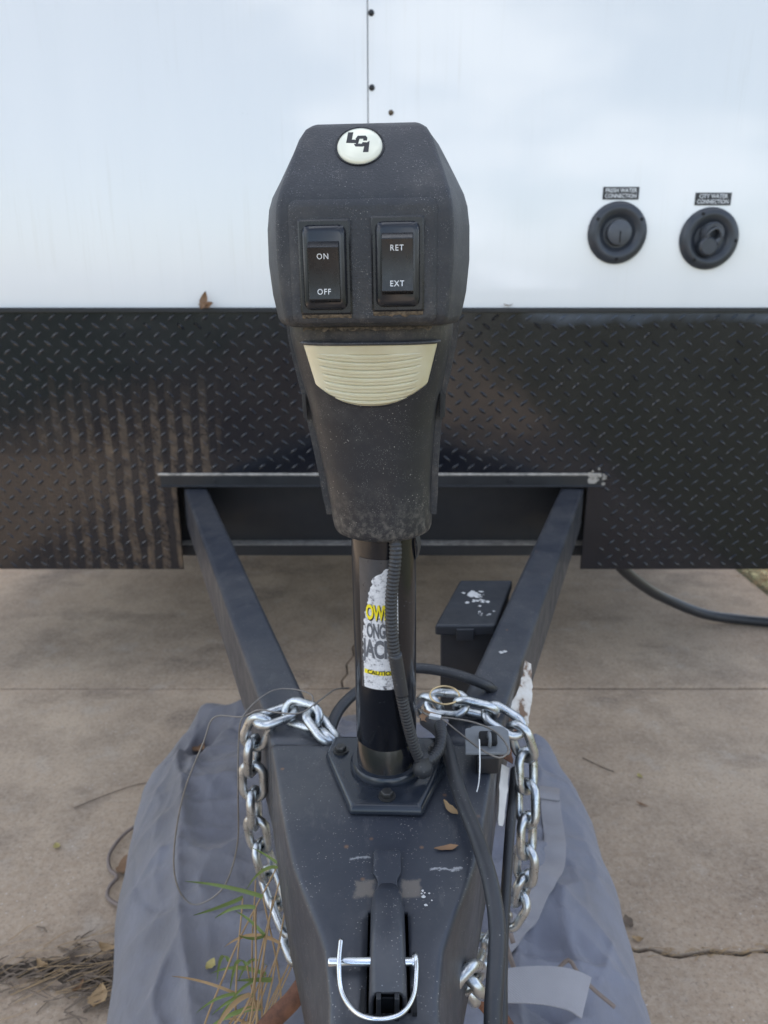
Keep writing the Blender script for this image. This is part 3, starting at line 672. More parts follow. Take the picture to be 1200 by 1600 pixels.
# raised switch panel
def rrect(x0, x1, z0, z1, r, n=5):
    pts = []
    for cx, cz, a0 in ((x1 - r, z1 - r, 0), (x0 + r, z1 - r, 90), (x0 + r, z0 + r, 180), (x1 - r, z0 + r, 270)):
        for k in range(n + 1):
            a = R(a0 + 90 * k / n); pts.append((cx + r * math.cos(a), cz + r * math.sin(a)))
    return pts
PX = HX - 0.001
def stepped(name, levels):
    """levels: (x0,x1,z0,z1,r,y) outlines lofted towards the viewer"""
    rings = [[(x, y, z) for x, z in rrect(x0, x1, z0, z1, r)] for x0, x1, z0, z1, r, y in levels]
    bm = bmesh.new(); rv = [[bm.verts.new(q) for q in r] for r in rings]; n = len(rings[0])
    for a, b in zip(rv, rv[1:]):
        for k in range(n): bm.faces.new((a[k], a[(k + 1) % n], b[(k + 1) % n], b[k]))
    bm.faces.new(rv[-1]); bm.faces.new(list(reversed(rv[0])))
    bmesh.ops.recalc_face_normals(bm, faces=bm.faces); me = bpy.data.meshes.new(name); bm.to_mesh(me); bm.free(); return me
obj('switch_panel', stepped('switch_panel', [(PX - .0505, PX + .0505, 0.4300, 0.5105, .006, HF + .001), (PX - .0503, PX + .0503, 0.4302, 0.5103, .006, HF - .0004), (PX - .0478, PX + .0478, 0.4325, 0.5078, .005, HF - .0022), (PX - .0455, PX + .0455, 0.4340, 0.5055, .005, HF - .0024)]), 'grained', jack, smooth=35)
YP = HF - 0.0024
def switch(cx, cz, top, bot, press, drop):
    bz = obj('rocker_switch', stepped('rocker_switch', [(cx - .0178, cx + .0178, cz - .0308, cz + .0308, .0012, YP + .001), (cx - .0178, cx + .0178, cz - .0308, cz + .0308, .0012, YP - .0016), (cx - .0166, cx + .0166, cz - .0296, cz + .0296, .0012, YP - .0027)]), 'switch_plastic', jack, smooth=30)
    obj('boot', stepped('boot', [(cx - .0150, cx + .0150, cz - .0276, cz + .0272, .005, YP - .002), (cx - .0150, cx + .0150, cz - .0276, cz + .0272, .005, YP - .0036), (cx - .0134, cx + .0134, cz - .0256, cz + .0252, .005, YP - .0060), (cx - .0118, cx + .0118, cz - .0238, cz + .0232, .004, YP - .0066)]), 'boot_plastic', bz, smooth=45)
    pt, pm, pb = press; cz -= drop
    w, hh = 0.0106, 0.0200
    y0 = YP - 0.0060
    poly = [(y0, cz - hh), (y0 - pb, cz - hh + .0022), (y0 - pm, cz), (y0 - pt, cz + hh - .0040), (y0, cz + hh)]
    rk = obj('rocker', prism('rocker', poly, cx - w, cx + w, 'yz'), 'switch_plastic', bz, bevel=0.0006)
    def face(z):
        if z > cz: s = (z - cz) / (hh - .0040); return y0 - (pm + (pt - pm) * s), math.atan2(-(pt - pm), hh - .0040)
        s = (cz - z) / (hh - .0022); return y0 - (pm + (pb - pm) * s), math.atan2(pb - pm, hh - .0022)
    for tx_, dz in ((top, 0.0098), (bot, -0.0128)):
        y, ang = face(cz + dz)
        put_text(text_mesh(tx_, 0.0053, 0.92, 0.00003, 0, 1.18), (cx - 0.0003, y - 0.00035, cz + dz), Matrix.Rotation(-ang, 4, 'X') @ RX90, 'lettering', 'print_white', bz)
    cz += drop
    # grime caught under the bezel
    V, F = [], []
    for i in range(25):
        x = cx - .0172 + .0344 * i / 24
        hgt = 0.0012 + 0.0022 * abs(noise.noise((i * .5, cz * 40, cx * 90)))
        V += [(x, YP - 0.0003, cz - .0308 - hgt - 0.0008), (x, YP - 0.0016, cz - .0308 - hgt * .5), (x, YP - 0.0013, cz - .0306)]
    for i in range(24):
        for k in range(2): F.append((i * 3 + k, i * 3 + 3 + k, i * 3 + 4 + k, i * 3 + 1 + k))
    obj('grime', mesh('grime', V, F), 'grime', bz, smooth=180)
switch(PX - 0.0258, 0.4670, 'ON', 'OFF', (0.0066, 0.0026, 0.0040), 0.0030)
switch(PX + 0.0236, 0.4685, 'RET', 'EXT', (0.0056, 0.0032, 0.0056), -0.0002)
# cream badge with the maker's letters, lying on the sloped top panel
bl = Matrix.Translation((HX - 0.0035, HF + 0.0253, 0.5465)) @ Matrix.Rotation(R(-37.2), 4, 'X')
bd = lathe('badge', [(0.002, -0.0024), (0.0125, -0.0022), (0.0150, -0.0012), (0.0158, 0.0006), (0.0158, 0.002)], 48, 'y')
bd.transform(bl)
badge = obj('badge', bd, 'badge_cream', jack, smooth=45)
ring = lathe('badge_rim', [(0.0160, 0.003), (0.0161, -0.0003), (0.0170, -0.0005), (0.0176, 0.003)], 48, 'y', cap=False); ring.transform(bl)
obj('badge_rim', ring, 'switch_plastic', badge, smooth=45)
def logo(pts):
    return [((x - 558) / 120 * 0.0158, -(y - 205) / 92 * 0.0158) for x, y in pts]
for pts in ([(496, 146), (523, 146), (517, 184), (552, 187), (549, 204), (488, 200)],
            [(547, 165), (588, 165), (598, 176), (596, 191), (576, 191), (577, 181), (557, 181), (551, 206), (570, 207), (573, 199), (594, 200), (588, 216), (576, 222), (538, 221), (529, 210), (532, 207), (538, 207), (541, 193), (536, 180)],
            [(585, 206), (610, 193), (605, 250), (577, 250)]):
    q = prism('emblem_letter', logo(pts), -0.00245, -0.0020, 'xz'); q.transform(bl)
    obj('emblem_letter', q, 'print_black', badge)
# work-light lens under the head
NS, NTT = 64, 150
ZT, ZBM = 0.4150, 0.3675
V, F = [], []
def lens_pt(s, tt, off=0.0):
    Hs = (ZT - ZBM) * (1 - 0.33 * abs(s) ** 2.4)
    z = ZT - tt * Hs
    a, b, e = neck_par(z)
    xh = 0.0505 * (1 - 0.22 * ((ZT - z) / (ZT - ZBM)))
    x = s * xh
    y = -b * max(0.0, 1 - abs(x / a) ** e) ** (1 / e)
    rim = max(abs(s), 0)
    d = 0.0016 + 0.0016 * (1 - abs(s) ** 6)
    zz = (ZT - z) / (ZT - ZBM)
    lim = 0.80
    if abs(s) < lim and zz > 0.17:
        zc = (ZT - z) - 0.0055 * (1 - s * s)
        ph = ((zc / 0.0058) % 1.0)
        groove = -0.0016 * math.exp(-((ph - 0.5) / 0.07) ** 2) + 0.0006 * ph
        d += groove * min(1, (lim - abs(s)) / 0.05)
    if tt > 0.96: d -= 0.0022 * (tt - 0.96) / 0.04
    if abs(s) > 0.97: d -= 0.0022 * (abs(s) - 0.97) / 0.03
    return (HX * 0.9 + x, y - d - off, z)
for i in range(NS + 1):
    for j in range(NTT + 1): V.append(lens_pt(-1 + 2 * i / NS, j / NTT))
for i in range(NS):
    for j in range(NTT): F.append((i * (NTT + 1) + j, i * (NTT + 1) + j + 1, (i + 1) * (NTT + 1) + j + 1, (i + 1) * (NTT + 1) + j))
obj('light_lens', mesh('light_lens', V, F), 'lens', jack, smooth=180)
rim = [lens_pt(-1, j / 20, -0.001) for j in range(20)] + [lens_pt(-1 + 2 * i / 40, 1, -0.001) for i in range(41)] + [lens_pt(1, 1 - j / 20, -0.001) for j in range(1, 21)]
obj('lens_rim', tube('lens_rim', rim, 0.0013, 8, resample=False), 'dusty', jack, smooth=180)
obj('lens_visor', tube('lens_visor', [lens_pt(-1.02 + 2.04 * i / 30, 0, 0.0002) for i in range(31)], 0.0014, 8, resample=False), 'grained', jack, smooth=180)
# stray light chip on the lens and dirt fringe under the cover
V, F = [], []
for i in range(61):
    x = -0.046 + 0.092 * i / 60; d = 0.001 + 0.0035 * abs(noise.noise((i * .3, 4.4, 0)))
    V += [(HX + x, HF + 0.010, 0.4268), (HX + x, HF + 0.0085, 0.4268 - d)]
for i in range(60): F.append((2 * i, 2 * i + 2, 2 * i + 3, 2 * i + 1))
obj('dirt_fringe', mesh('dirt_fringe', V, F), 'grime', jack, smooth=180)
# decal on the tube
def wrap(x, z, off): 
    a = x / TR; return (math.sin(a) * (TR + off), -math.cos(a) * (TR + off), z)
def patch(name, left, right, z0, z1, off, mat, parent, nz=60, nx_=14):
    V, F = [], []
    for j in range(nz + 1):
        z = z0 + (z1 - z0) * j / nz; l, r = left(z), right(z)
        for i in range(nx_ + 1): V.append(wrap(l + (r - l) * i / nx_, z, off))
    for j in range(nz):
        for i in range(nx_): F.append((j * (nx_ + 1) + i, j * (nx_ + 1) + i + 1, (j + 1) * (nx_ + 1) + i + 1, (j + 1) * (nx_ + 1) + i))
    return obj(name, mesh(name, V, F), mat, parent, smooth=180)
D0, D1 = 0.1085, 0.2330
decal = patch('decal', lambda z: -0.0225, lambda z: 0.0135, D0, D1, 0.0003, 'sticker_film', jack)
def torn(z):
    s = (z - D0) / (D1 - D0)
    base = -0.0195 if s < 0.42 else -0.0195 + 0.0110 * ((s - 0.42) / 0.44) ** 1.3 + (0.012 * max(0, s - 0.86) / 0.1)
    return min(0.012, base + 0.0020 * noise.noise((z * 260, 3, 0)) + 0.0012 * noise.noise((z * 900, 7, 0)))
patch('decal_face', torn, lambda z: 0.0132, D0 + 0.0008, D1 - 0.008, 0.00055, 'sticker', decal, 160, 14)
def wrapped_text(txt, size, sx, x0, z0, mat, off=0.0009, bold=0.0003):
    me = text_mesh(txt, size, sx, bold, 0, 0.95, 'LEFT')
    bm = bmesh.new(); bm.from_mesh(me)
    xs = [v.co.x for v in bm.verts]; xm, xM = min(xs), max(xs)
    k = xm
    while k < xM:
        bmesh.ops.bisect_plane(bm, geom=bm.verts[:] + bm.edges[:] + bm.faces[:], plane_co=(k, 0, 0), plane_no=(1, 0, 0)); k += 0.0015
    for v in bm.verts: v.co = Vector(wrap(x0 + v.co.x - xm, z0 + v.co.y, off))
    bm.to_mesh(me); bm.free()
    obj('lettering', me, mat, decal)
patch('decal_band', lambda z: -0.0185, lambda z: 0.0128, 0.1235, 0.1278, 0.0007, 'print_yellow', decal, 8, 12)
wrapped_text('OWER', 0.0195, 0.46, -0.0150, 0.1828, 'print_black', 0.0009, 0.0010)
wrapped_text('OWER', 0.0190, 0.46, -0.0152, 0.1838, 'print_yellow', 0.0013, 0.0007)
wrapped_text('ONGUE', 0.0185, 0.40, -0.0150, 0.1660, 'print_grey', 0.0009, 0.0007)
wrapped_text('JACK', 0.0235, 0.53, -0.0205, 0.1480, 'print_grey', 0.0009, 0.0009)
wrapped_text('CAUTION', 0.0058, 1.0, -0.0150, 0.1257, 'print_black', 0.0011, 0.0001)
# peeled flap of black tape at the tube's right, under the head
obj('peeled_flap', ribbon('peeled_flap', [(0.0270, -0.004, 0.252), (0.0300, -0.006, 0.243), (0.0305, -0.005, 0.234), (0.0285, -0.004, 0.226)], (1, -0.3, 0), lambda s: 0.012 - 0.004 * s, 0.0008, 0.003), 'rubber', jack, smooth=60)
# ribbed loom down the tube and its grommet
def ribs(r, amp): return lambda s, i: r + (amp if (i % 4) in (0, 1) else -amp)
obj('wire_loom', tube('wire_loom', [(0.010, -0.030, 0.262), (0.0115, -0.0355, 0.240), (0.0075, -0.0370, 0.198), (0.0090, -0.0372, 0.156), (0.0160, -0.0350, 0.105), (0.0245, -0.0300, 0.060), (0.0315, -0.0260, 0.036)], ribs(0.0052, 0.00034), 12, 0.00085), 'rubber', jack, smooth=180)
obj('loom_coupling', tube('loom_coupling', [(0.0104, -0.0372, 0.150), (0.0160, -0.0352, 0.108)], 0.0058, 12, 0.004), 'rubber', jack, smooth=180)
obj('grommet', lathe('grommet', [(0.0008, -0.0098), (0.005, -0.0085), (0.0085, -0.005), (0.0098, 0), (0.0088, 0.0045), (0.0062, 0.0085), (0.0056, 0.014), (0.001, 0.015)], 24, 'z', (0.0345, -0.026, 0.026)), 'rubber', jack, smooth=60)
obj('wire_loom', tube('wire_loom', [(0.0345, -0.026, 0.032), (0.0430, -0.018, 0.031), (0.0500, -0.006, 0.033), (0.0530, 0.010, 0.037), (0.052, 0.03, 0.036)], ribs(0.0056, 0.00045), 12, 0.00085), 'rubber', jack, smooth=180)

# ------------------------------------------------------------------ locking pin with its wire bail
pin = thing('locking_pin', (-0.03, 0.394, 0.556), 'shiny hitch pin with a round wire bail pushed through the coupler latch', 'hitch pin')
pz, py = 0.5500, 0.3990
obj('pin_shaft', lathe('pin_shaft', [(0.0005, -0.0390), (0.0026, -0.0388), (0.0031, -0.0378), (0.0031, 0.0195), (0.0048, 0.0197), (0.0048, 0.0235), (0.001, 0.0238)], 20, 'x', (0, py, pz)), 'bright_pin', pin, smooth=40)
bail = [(0.0220, py + 0.004, pz + 0.003), (0.0222, py - 0.008, pz + 0.003), (0.0195, py - 0.026, pz + 0.0005), (0.011, py - 0.039, pz + 0.001), (-0.003, py - 0.044, pz + 0.0025), (-0.017, py - 0.039, pz + 0.001), (-0.0275, py - 0.025, pz + 0.001), (-0.0308, py - 0.008, pz + 0.005), (-0.0305, py + 0.011, pz + 0.0075)]
obj('wire_bail', tube('wire_bail', bail, 0.0017, 10, 0.002), 'bright_pin', pin, smooth=180)
obj('bail_eye', tube('bail_eye', [(0.0220 , py + 0.0046 * math.cos(a), pz + 0.0046 * math.sin(a)) for a in [R(15 * k) for k in range(24)]], 0.0012, 8, resample=False, closed=True), 'bright_pin', pin, smooth=180)

# ------------------------------------------------------------------ safety chains, one link at a time
def link_mesh():
    s, r, w = 0.0098, 0.0120, 0.0049; pts = []
    for k in range(9): a = R(-90 + 180 * k / 8); pts.append((r * math.sin(a) * 0 + 0, r * math.sin(a), s + r * math.cos(a)))
    for k in range(9): a = R(90 + 180 * k / 8); pts.append((0, r * math.sin(a), -s + r * math.cos(a)))
    return tube('link', pts, w, 10, resample=False, closed=True)
LINK = link_mesh(); LINK.polygons.foreach_set('use_smooth', [True] * len(LINK.polygons)); LINK.materials.append(M['zinc'])
def chain(name, pts, label, start_roll, loc):
    root = thing(name, loc, label, 'chain', 'safety chains of the trailer tongue')
    ps = spline(pts, 0.0341); ref = None
    for i in range(len(ps) - 1):
        a, b = ps[i], ps[i + 1]; z = (b - a).normalized()
        if ref is None: ref = z.cross(Vector((0, 0, 1))).normalized()
        ref = (ref - z * ref.dot(z)).normalized()
        ang = start_roll + R(90) * (i % 2) + R(random.uniform(-12, 12))
        q = Matrix.Rotation(ang, 3, z) @ ref; x = q; y = z.cross(x)
        o = bpy.data.objects.new('link', LINK); C.objects.link(o); o.parent = root
        o.matrix_parent_inverse = Matrix.Translation(-root.location)
        m = Matrix((x, y, z)).transposed().to_4x4(); m.translation = (a + b) / 2; o.matrix_basis = m
    return root
lc = chain('safety_chain', [(-0.052, 0.690, 0.520), (-0.0600, 0.668, 0.552), (-0.0740, 0.690, 0.557), (-0.100, 0.708, 0.556), (-0.1290, 0.690, 0.556), (-0.1430, 0.695, 0.530), (-0.1460, 0.698, 0.476), (-0.145, 0.693, 0.416), (-0.1350, 0.690, 0.360), (-0.115, 0.660, 0.325), (-0.092, 0.620, 0.318), (-0.075, 0.575, 0.330), (-0.060, 0.540, 0.345), (-0.040, 0.51, 0.36)],
           'zinc safety chain draped over the left rail, beside the green weeds', R(55), (-0.1, 0.69, 0.33))
rc = chain('safety_chain', [(0.045, 0.735, 0.535), (0.052, 0.718, 0.560), (0.0720, 0.704, 0.566), (0.0940, 0.706, 0.563), (0.1180, 0.697, 0.560), (0.1390, 0.685, 0.553), (0.1530, 0.686, 0.525), (0.1540, 0.673, 0.485), (0.1530, 0.655, 0.447), (0.152, 0.645, 0.395), (0.147, 0.655, 0.340), (0.120, 0.640, 0.315), (0.09, 0.59, 0.33), (0.076, 0.53, 0.37), (0.074, 0.49, 0.42), (0.0735, 0.470, 0.45), (0.066, 0.455, 0.47)],
           'zinc safety chain hanging over the right rail, beside the thick black cable', R(35), (0.12, 0.67, 0.33))
obj('split_ring', tube('split_ring', [(0.066 + 0.016 * math.cos(a), 0.708 + 0.012 * math.sin(a), 0.575 + 0.004 * math.sin(a)) for a in [R(12 * k) for k in range(60)]], 0.0011, 8, resample=False), 'brass_ring', smooth=180,
    label='small brass coloured split ring on the chain behind the jack tube', cat='ring')

# ------------------------------------------------------------------ cables
obj('trailer_cable', tube('trailer_cable', [(0.045, 0.70, 0.548), (0.056, 0.660, 0.562), (0.062, 0.628, 0.566), (0.068, 0.563, 0.563), (0.0774, 0.509, 0.560), (0.0830, 0.465, 0.556), (0.0840, 0.432, 0.545), (0.0790, 0.403, 0.530), (0.0757, 0.3856, 0.515), (0.071, 0.34, 0.47), (0.06, 0.28, 0.40)], 0.0066, 14, 0.005), 'rubber', smooth=180,
    label='thick black trailer cable running down over the right edge of the coupler', cat='cable')
obj('brake_cable', tube('brake_cable', [(0.150, 0.72, 0.47), (0.136, 0.655, 0.475), (0.131, 0.635, 0.465), (0.121, 0.589, 0.42), (0.113, 0.545, 0.38), (0.109, 0.5115, 0.350), (0.103, 0.47, 0.30)], 0.0052, 12, 0.006), 'rubber', smooth=180,
    label='thinner black cable hanging behind the thick one, under the right chain', cat='cable')
obj('looped_cable', tube('looped_cable', [(-0.075, 0.640, 0.500), (-0.062, 0.672, 0.535), (-0.048, 0.715, 0.555), (-0.012, 0.765, 0.560), (0.030, 0.790, 0.562), (0.075, 0.785, 0.560), (0.118, 0.770, 0.552), (0.14, 0.80, 0.52), (0.15, 0.85, 0.48)], 0.0062, 12, 0.006), 'rubber', smooth=180,
    label='black cable looped behind the foot of the jack tube, rail to rail', cat='cable')
obj('breakaway_wire', tube('breakaway_wire', [(-0.0411, 0.7623, 0.5519), (-0.055, 0.735, 0.566), (-0.0696, 0.7024, 0.5720), (-0.0882, 0.6809, 0.5700), (-0.112, 0.684, 0.5685), (-0.134, 0.6882, 0.5690), (-0.152, 0.6902, 0.5595), (-0.1843, 0.6996, 0.5530), (-0.1962, 0.6918, 0.5266), (-0.2157, 0.6776, 0.48), (-0.2261, 0.6633, 0.4335), (-0.2282, 0.6511, 0.3936), (-0.2191, 0.643, 0.3669), (-0.2017, 0.6404, 0.3583), (-0.1739, 0.6461, 0.3769), (-0.1595, 0.6593, 0.4202), (-0.1566, 0.6671, 0.48), (-0.1560, 0.6832, 0.5325), (-0.15, 0.69, 0.562), (-0.128, 0.72, 0.571), (-0.105, 0.728, 0.571), (-0.080, 0.715, 0.5715), (-0.078, 0.70, 0.567)], 0.00085, 8, 0.004), 'steel_wire', smooth=180,
    label='thin steel wire looping loosely past the left chain', cat='wire')
obj('power_hose', tube('power_hose', [(0.50, 1.9, 0.40), (0.58, 1.86, 0.345), (0.66, 1.90, 0.255), (0.76, 1.985, 0.165), (0.8496, 2.0529, 0.10), (0.9863, 2.0818, 0.035), (1.1087, 2.0813, 0.0155), (1.24, 2.04, 0.0150), (1.5, 1.95, -0.02), (1.9, 1.9, -0.03)], 0.0155, 16, 0.02), 'rubber', smooth=180,
    label='black hose dropping from under the tread plate onto the driveway', cat='hose')

# ------------------------------------------------------------------ breakaway switch on the right rail
bs = thing('breakaway_switch', (0.103, 0.635, 0.546), 'grey breakaway switch with a wire lanyard on the right rail', 'switch')
sl = 0.30
def skew(me, z=0):
    for v in me.vertices: v.co.x += (v.co.y - 0.636) * 0.10
    return me
obj('switch_body', skew(boxes('switch_body', (0.092, 0.114, 0.610, 0.662, 0.5465, 0.566))), 'dark_steel', bs, bevel=0.002)
obj('face_plate', skew(prism('face_plate', [(0.0810, 0.6130), (0.1235, 0.6130), (0.1250, 0.618), (0.1250, 0.650), (0.1210, 0.656), (0.1170, 0.659), (0.0890, 0.659), (0.0860, 0.656), (0.0810, 0.654)], 0.5660, 0.5690, 'xy')), 'switch_grey', bs, bevel=0.0008)
obj('plug', skew(boxes('plug', (0.0945, 0.1125, 0.6225, 0.6420, 0.5692, 0.5750))), 'gap_black', bs, bevel=0.002)
obj('plug_eye', tube('plug_eye', [(0.1030, 0.6290, 0.575 + 0.0), (0.1030, 0.6275, 0.5815), (0.1030, 0.6215, 0.5825), (0.1030, 0.6185, 0.577), (0.1030, 0.6190, 0.572)], 0.0017, 8, 0.002), 'switch_grey', bs, smooth=180)
obj('lanyard', tube('lanyard', [(0.036, 0.672, 0.580), (0.0483, 0.6510, 0.5845), (0.0649, 0.6480, 0.5850), (0.0896, 0.6400, 0.5850), (0.1095, 0.6264, 0.5830), (0.1185, 0.6055, 0.5790), (0.1103, 0.5920, 0.5785), (0.1000, 0.5960, 0.5790), (0.088, 0.6080, 0.5800), (0.0694, 0.6320, 0.5830), (0.0560, 0.6490, 0.5845), (0.040, 0.672, 0.576)], 0.0010, 8, 0.003), 'steel_wire', bs, smooth=180)
cr = boxes('crimp', (-0.006, 0.006, -0.0026, 0.0026, -0.0022, 0.0022)); cr.transform(Matrix.Translation((0.0515, 0.6500, 0.5850)) @ Matrix.Rotation(R(-22), 4, 'Z'))
obj('crimp', cr, 'nylon_white', bs, bevel=0.0008)
obj('cable_tie', ribbon('cable_tie', [(0.0905, 0.6080, 0.5870), (0.0900, 0.5985, 0.5800), (0.0894, 0.5897, 0.5688), (0.0882, 0.5844, 0.5560), (0.0862, 0.5813, 0.5490)], (1, -0.2, 0.1), lambda s: 0.0030 * (1 - 0.5 * s), 0.0010, 0.003), 'nylon_white', smooth=60,
    label='white end of a cable tie sticking up beside the grey switch', cat='cable tie')
# torn white tape on the outer side of the right rail
tp = thing('torn_tape', (0.16, 0.76, 0.50), 'torn white tape peeling off the right rail beside the chain', 'tape')
def rx(y): return 0.478 + 0.352 * (y - WY)
def tape_piece(name, ypts, w, mat, lift):
    pts = [(rx(y) + 0.006 + l, y, z) for (y, z), l in zip(ypts, lift)]
    obj(name, ribbon(name, pts, (0.55, -0.25, 0.75), w, 0.0008, 0.006), mat, tp, smooth=60)
tape_piece('tape_strip', [(0.845, 0.540), (0.825, 0.528), (0.80, 0.520), (0.78, 0.512), (0.762, 0.506)], lambda s: 0.010 + 0.022 * s + 0.006 * noise.noise((s * 14, 2, 0)), 'torn_tape', (0.001, 0.004, 0.006, 0.004, 0.004))
tape_piece('tape_strip', [(0.680, 0.505), (0.668, 0.497), (0.655, 0.488), (0.640, 0.476), (0.632, 0.468)], lambda s: 0.011 - 0.006 * s ** 3 + 0.003 * noise.noise((s * 12, 5, 0)), 'tape_white', (0.006, 0.007, 0.009, 0.011, 0.012))
tape_piece('tape_residue', [(0.760, 0.506), (0.738, 0.510), (0.715, 0.508), (0.692, 0.503)], lambda s: 0.014 + 0.006 * noise.noise((s * 9, 8, 0)), 'rust', (0.0008, 0.001, 0.001, 0.006))

# ------------------------------------------------------------------ breakaway battery box on the right rail
bb = thing('battery_box', (0.145, 1.06, 0.38), 'black plastic box with lid, fixed inside the right rail', 'battery box')
def skewbox(name, x0, x1, y0, y1, z0, z1, tap=0.0):
    me = boxes(name, (x0, x1, y0, y1, z0, z1))
    for v in me.vertices:
        v.co.x += (v.co.y - 1.06) * 0.31
        if v.co.z < (z0 + z1) / 2:
            v.co.x += (0.145 - v.co.x) * tap; v.co.y += (1.06 - v.co.y) * tap
    return me
obj('box_body', skewbox('box_body', 0.1055, 0.1855, 0.985, 1.140, 0.370, 0.512, 0.05), 'box_plastic', bb, bevel=0.004)
lid = obj('lid', skewbox('lid', 0.1000, 0.1885, 0.976, 1.148, 0.5125, 0.530), 'box_plastic', bb, bevel=0.004, segs=3)
obj('latch_lip', skewbox('latch_lip', 0.132, 0.158, 0.9725, 0.9765, 0.506, 0.5245), 'box_plastic', lid, bevel=0.0015)
random.seed(3)
V, F = [], []
def blob(cx, cy, z, r, sq=1.0, n=9, h=0.0008):
    b = len(V); V.append((cx, cy, z + h))
    for k in range(n):
        a = 2 * math.pi * k / n; rr = r * random.uniform(0.6, 1.25); V.append((cx + rr * math.cos(a), cy + rr * sq * math.sin(a), z + 0.0002))
    for k in range(n): F.append((b, b + 1 + k, b + 1 + (k + 1) % n))
for k in range(26):
    blob(0.148 + random.gauss(0, 0.010), 1.072 + random.gauss(0, 0.016), 0.5302, random.uniform(0.0015, 0.0042))
blob(0.143, 1.085, 0.5302, 0.008, 1.4, h=0.0015)
for k in range(7): blob(0.158 + random.gauss(0, 0.010), 1.015 + random.gauss(0, 0.006), 0.5302, random.uniform(0.001, 0.0022))
obj('droppings', mesh('droppings', V, F), 'droppings', lid, smooth=60, kind='stuff')
V, F = [], []
for (x, y, r) in ((0.2295, 0.985, 0.004), (0.2345, 0.988, 0.0035)): blob(x - 0.075, y - 0.115, 0.5411, r * 0.9)
for k in range(7): blob(0.032 + random.gauss(0, 0.003), 0.462 + random.gauss(0, 0.004), 0.5464, random.uniform(0.0006, 0.0019))
obj('bird_dropping', mesh('bird_dropping', V, F), 'droppings', tr, smooth=60, kind='stuff')

# ------------------------------------------------------------------ rusty bar under the coupler
obj('rusty_bar', tube('rusty_bar', [(-0.155, 0.46, 0.31), (-0.1100, 0.492, 0.362), (-0.0832, 0.508, 0.382), (-0.060, 0.53, 0.393), (0.0, 0.55, 0.398), (0.060, 0.545, 0.385), (0.0883, 0.5359, 0.3588), (0.1153, 0.512, 0.3388), (0.14, 0.48, 0.30)], 0.0085, 12, 0.008), 'rust', smooth=180,
    label='rust brown bar bent under the coupler, its ends showing at both sides', cat='bar')

# ------------------------------------------------------------------ grey cloth bag on the ground under the tongue
BL = [(0.58, -0.355), (0.74, -0.380), (0.98, -0.442), (1.16, -0.478), (1.24, -0.487), (1.34, -0.470), (1.46, -0.425)]
BR = [(0.58, 0.345), (0.74, 0.368), (0.98, 0.395), (1.16, 0.395), (1.24, 0.388), (1.32, 0.355), (1.46, 0.30)]
B0, B1 = 0.585, 1.45
def bag_h(u, w, x, y):
    ex = max(0, 1 - abs(u) ** 5) ** 0.55; ey = max(0, 1 - abs(2 * w - 1) ** 9) ** 0.5
    h = 0.150 * ex * ey
    h += 0.020 * ex * ey * noise.noise((x * 4.0, y * 3.0, 0.7))
    # long soft folds running from the corners
    q = noise.noise((x * 3 + y * 2, y * 2.2 - x, 3.1)); f = 1 - abs(math.sin((x * 9 + y * 4.5 + 3.2 * q)))
    h += 0.016 * ex * ey * (f ** 4)
    q2 = noise.noise((x * 5, y * 5, 8.1)); f2 = 1 - abs(math.sin(y * 11 + x * 4 + 2.5 * q2))
    h -= 0.011 * ex * ey * (f2 ** 6)
    for (kx, ky, ph, am, pw) in ((6.0, 2.2, 1.3, 0.016, 12), (2.4, 7.0, 5.7, 0.013, 12), (9.0, 6.0, 9.2, 0.010, 10), (4.0, 12.0, 2.6, 0.007, 9), (14.0, 9.0, 4.4, 0.005, 8)):
        h += am * ex * ey * ((1 - abs(noise.noise((x * kx + 0.4 * y * ky, y * ky - 0.3 * x * kx, ph)))) ** pw - 0.25)
    h += 0.0025 * ex * ey * noise.noise((x * 30, y * 26, 1.7))
    # sagging middle under the coupler, puffed shoulders
    h -= 0.020 * math.exp(-((x + 0.02) / 0.10) ** 2) * ey
    # bunched corners at the far end
    for cx, cy, a, s in ((-0.385, 1.385, 0.050, 0.045), (-0.300, 1.40, 0.030, 0.05), (0.330, 1.305, 0.040, 0.035)):
        h += a * math.exp(-((x - cx) ** 2 + (y - cy) ** 2) / (s * s)) * min(1, ex * 1.3)
    h -= 0.060 * math.exp(-((x + 0.375) ** 2 / 0.0012 + (y - 1.30) ** 2 / 0.0028))
    return max(0.004, h)
def bag_pt(u, w):
    y = B0 + (B1 - B0) * w
    l, r = interp(BL, y), interp(BR, y)
    l += 0.010 * noise.noise((y * 9, 2, 0)); r += 0.010 * noise.noise((y * 9, 6, 0))
    x = (l + r) / 2 + (r - l) / 2 * u
    y += 0.020 * noise.noise((x * 6, w * 2, 4)) * w
    return x, y
def bag_z(x, y):
    w = min(1, max(0, (y - B0) / (B1 - B0))); l, r = interp(BL, y), interp(BR, y)
    u = max(-1, min(1, (x - (l + r) / 2) / ((r - l) / 2))); return bag_h(u, w, x, y)
NU, NW = 190, 220
V, F = [], []
def ease(s): return math.copysign(1 - (1 - abs(s)) ** 1.6, s)
for i in range(NU + 1):
    for j in range(NW + 1):
        u = ease(-1 + 2 * i / NU); w = 0.5 + 0.5 * ease(-1 + 2 * j / NW)
        x, y = bag_pt(u, w); z = bag_h(u, w, x, y)
        if abs(u) > 0.999 or w < 0.001 or w > 0.999: z = 0.004
        V.append((x, y, z))
for i in range(NU):
    for j in range(NW):
        F.append((i * (NW + 1) + j, (i + 1) * (NW + 1) + j, (i + 1) * (NW + 1) + j + 1, i * (NW + 1) + j + 1))
bag = thing('storage_bag', (-0.04, 1.0, 0.004), 'grey cloth bag with webbing handles lying flat under the tongue', 'bag')
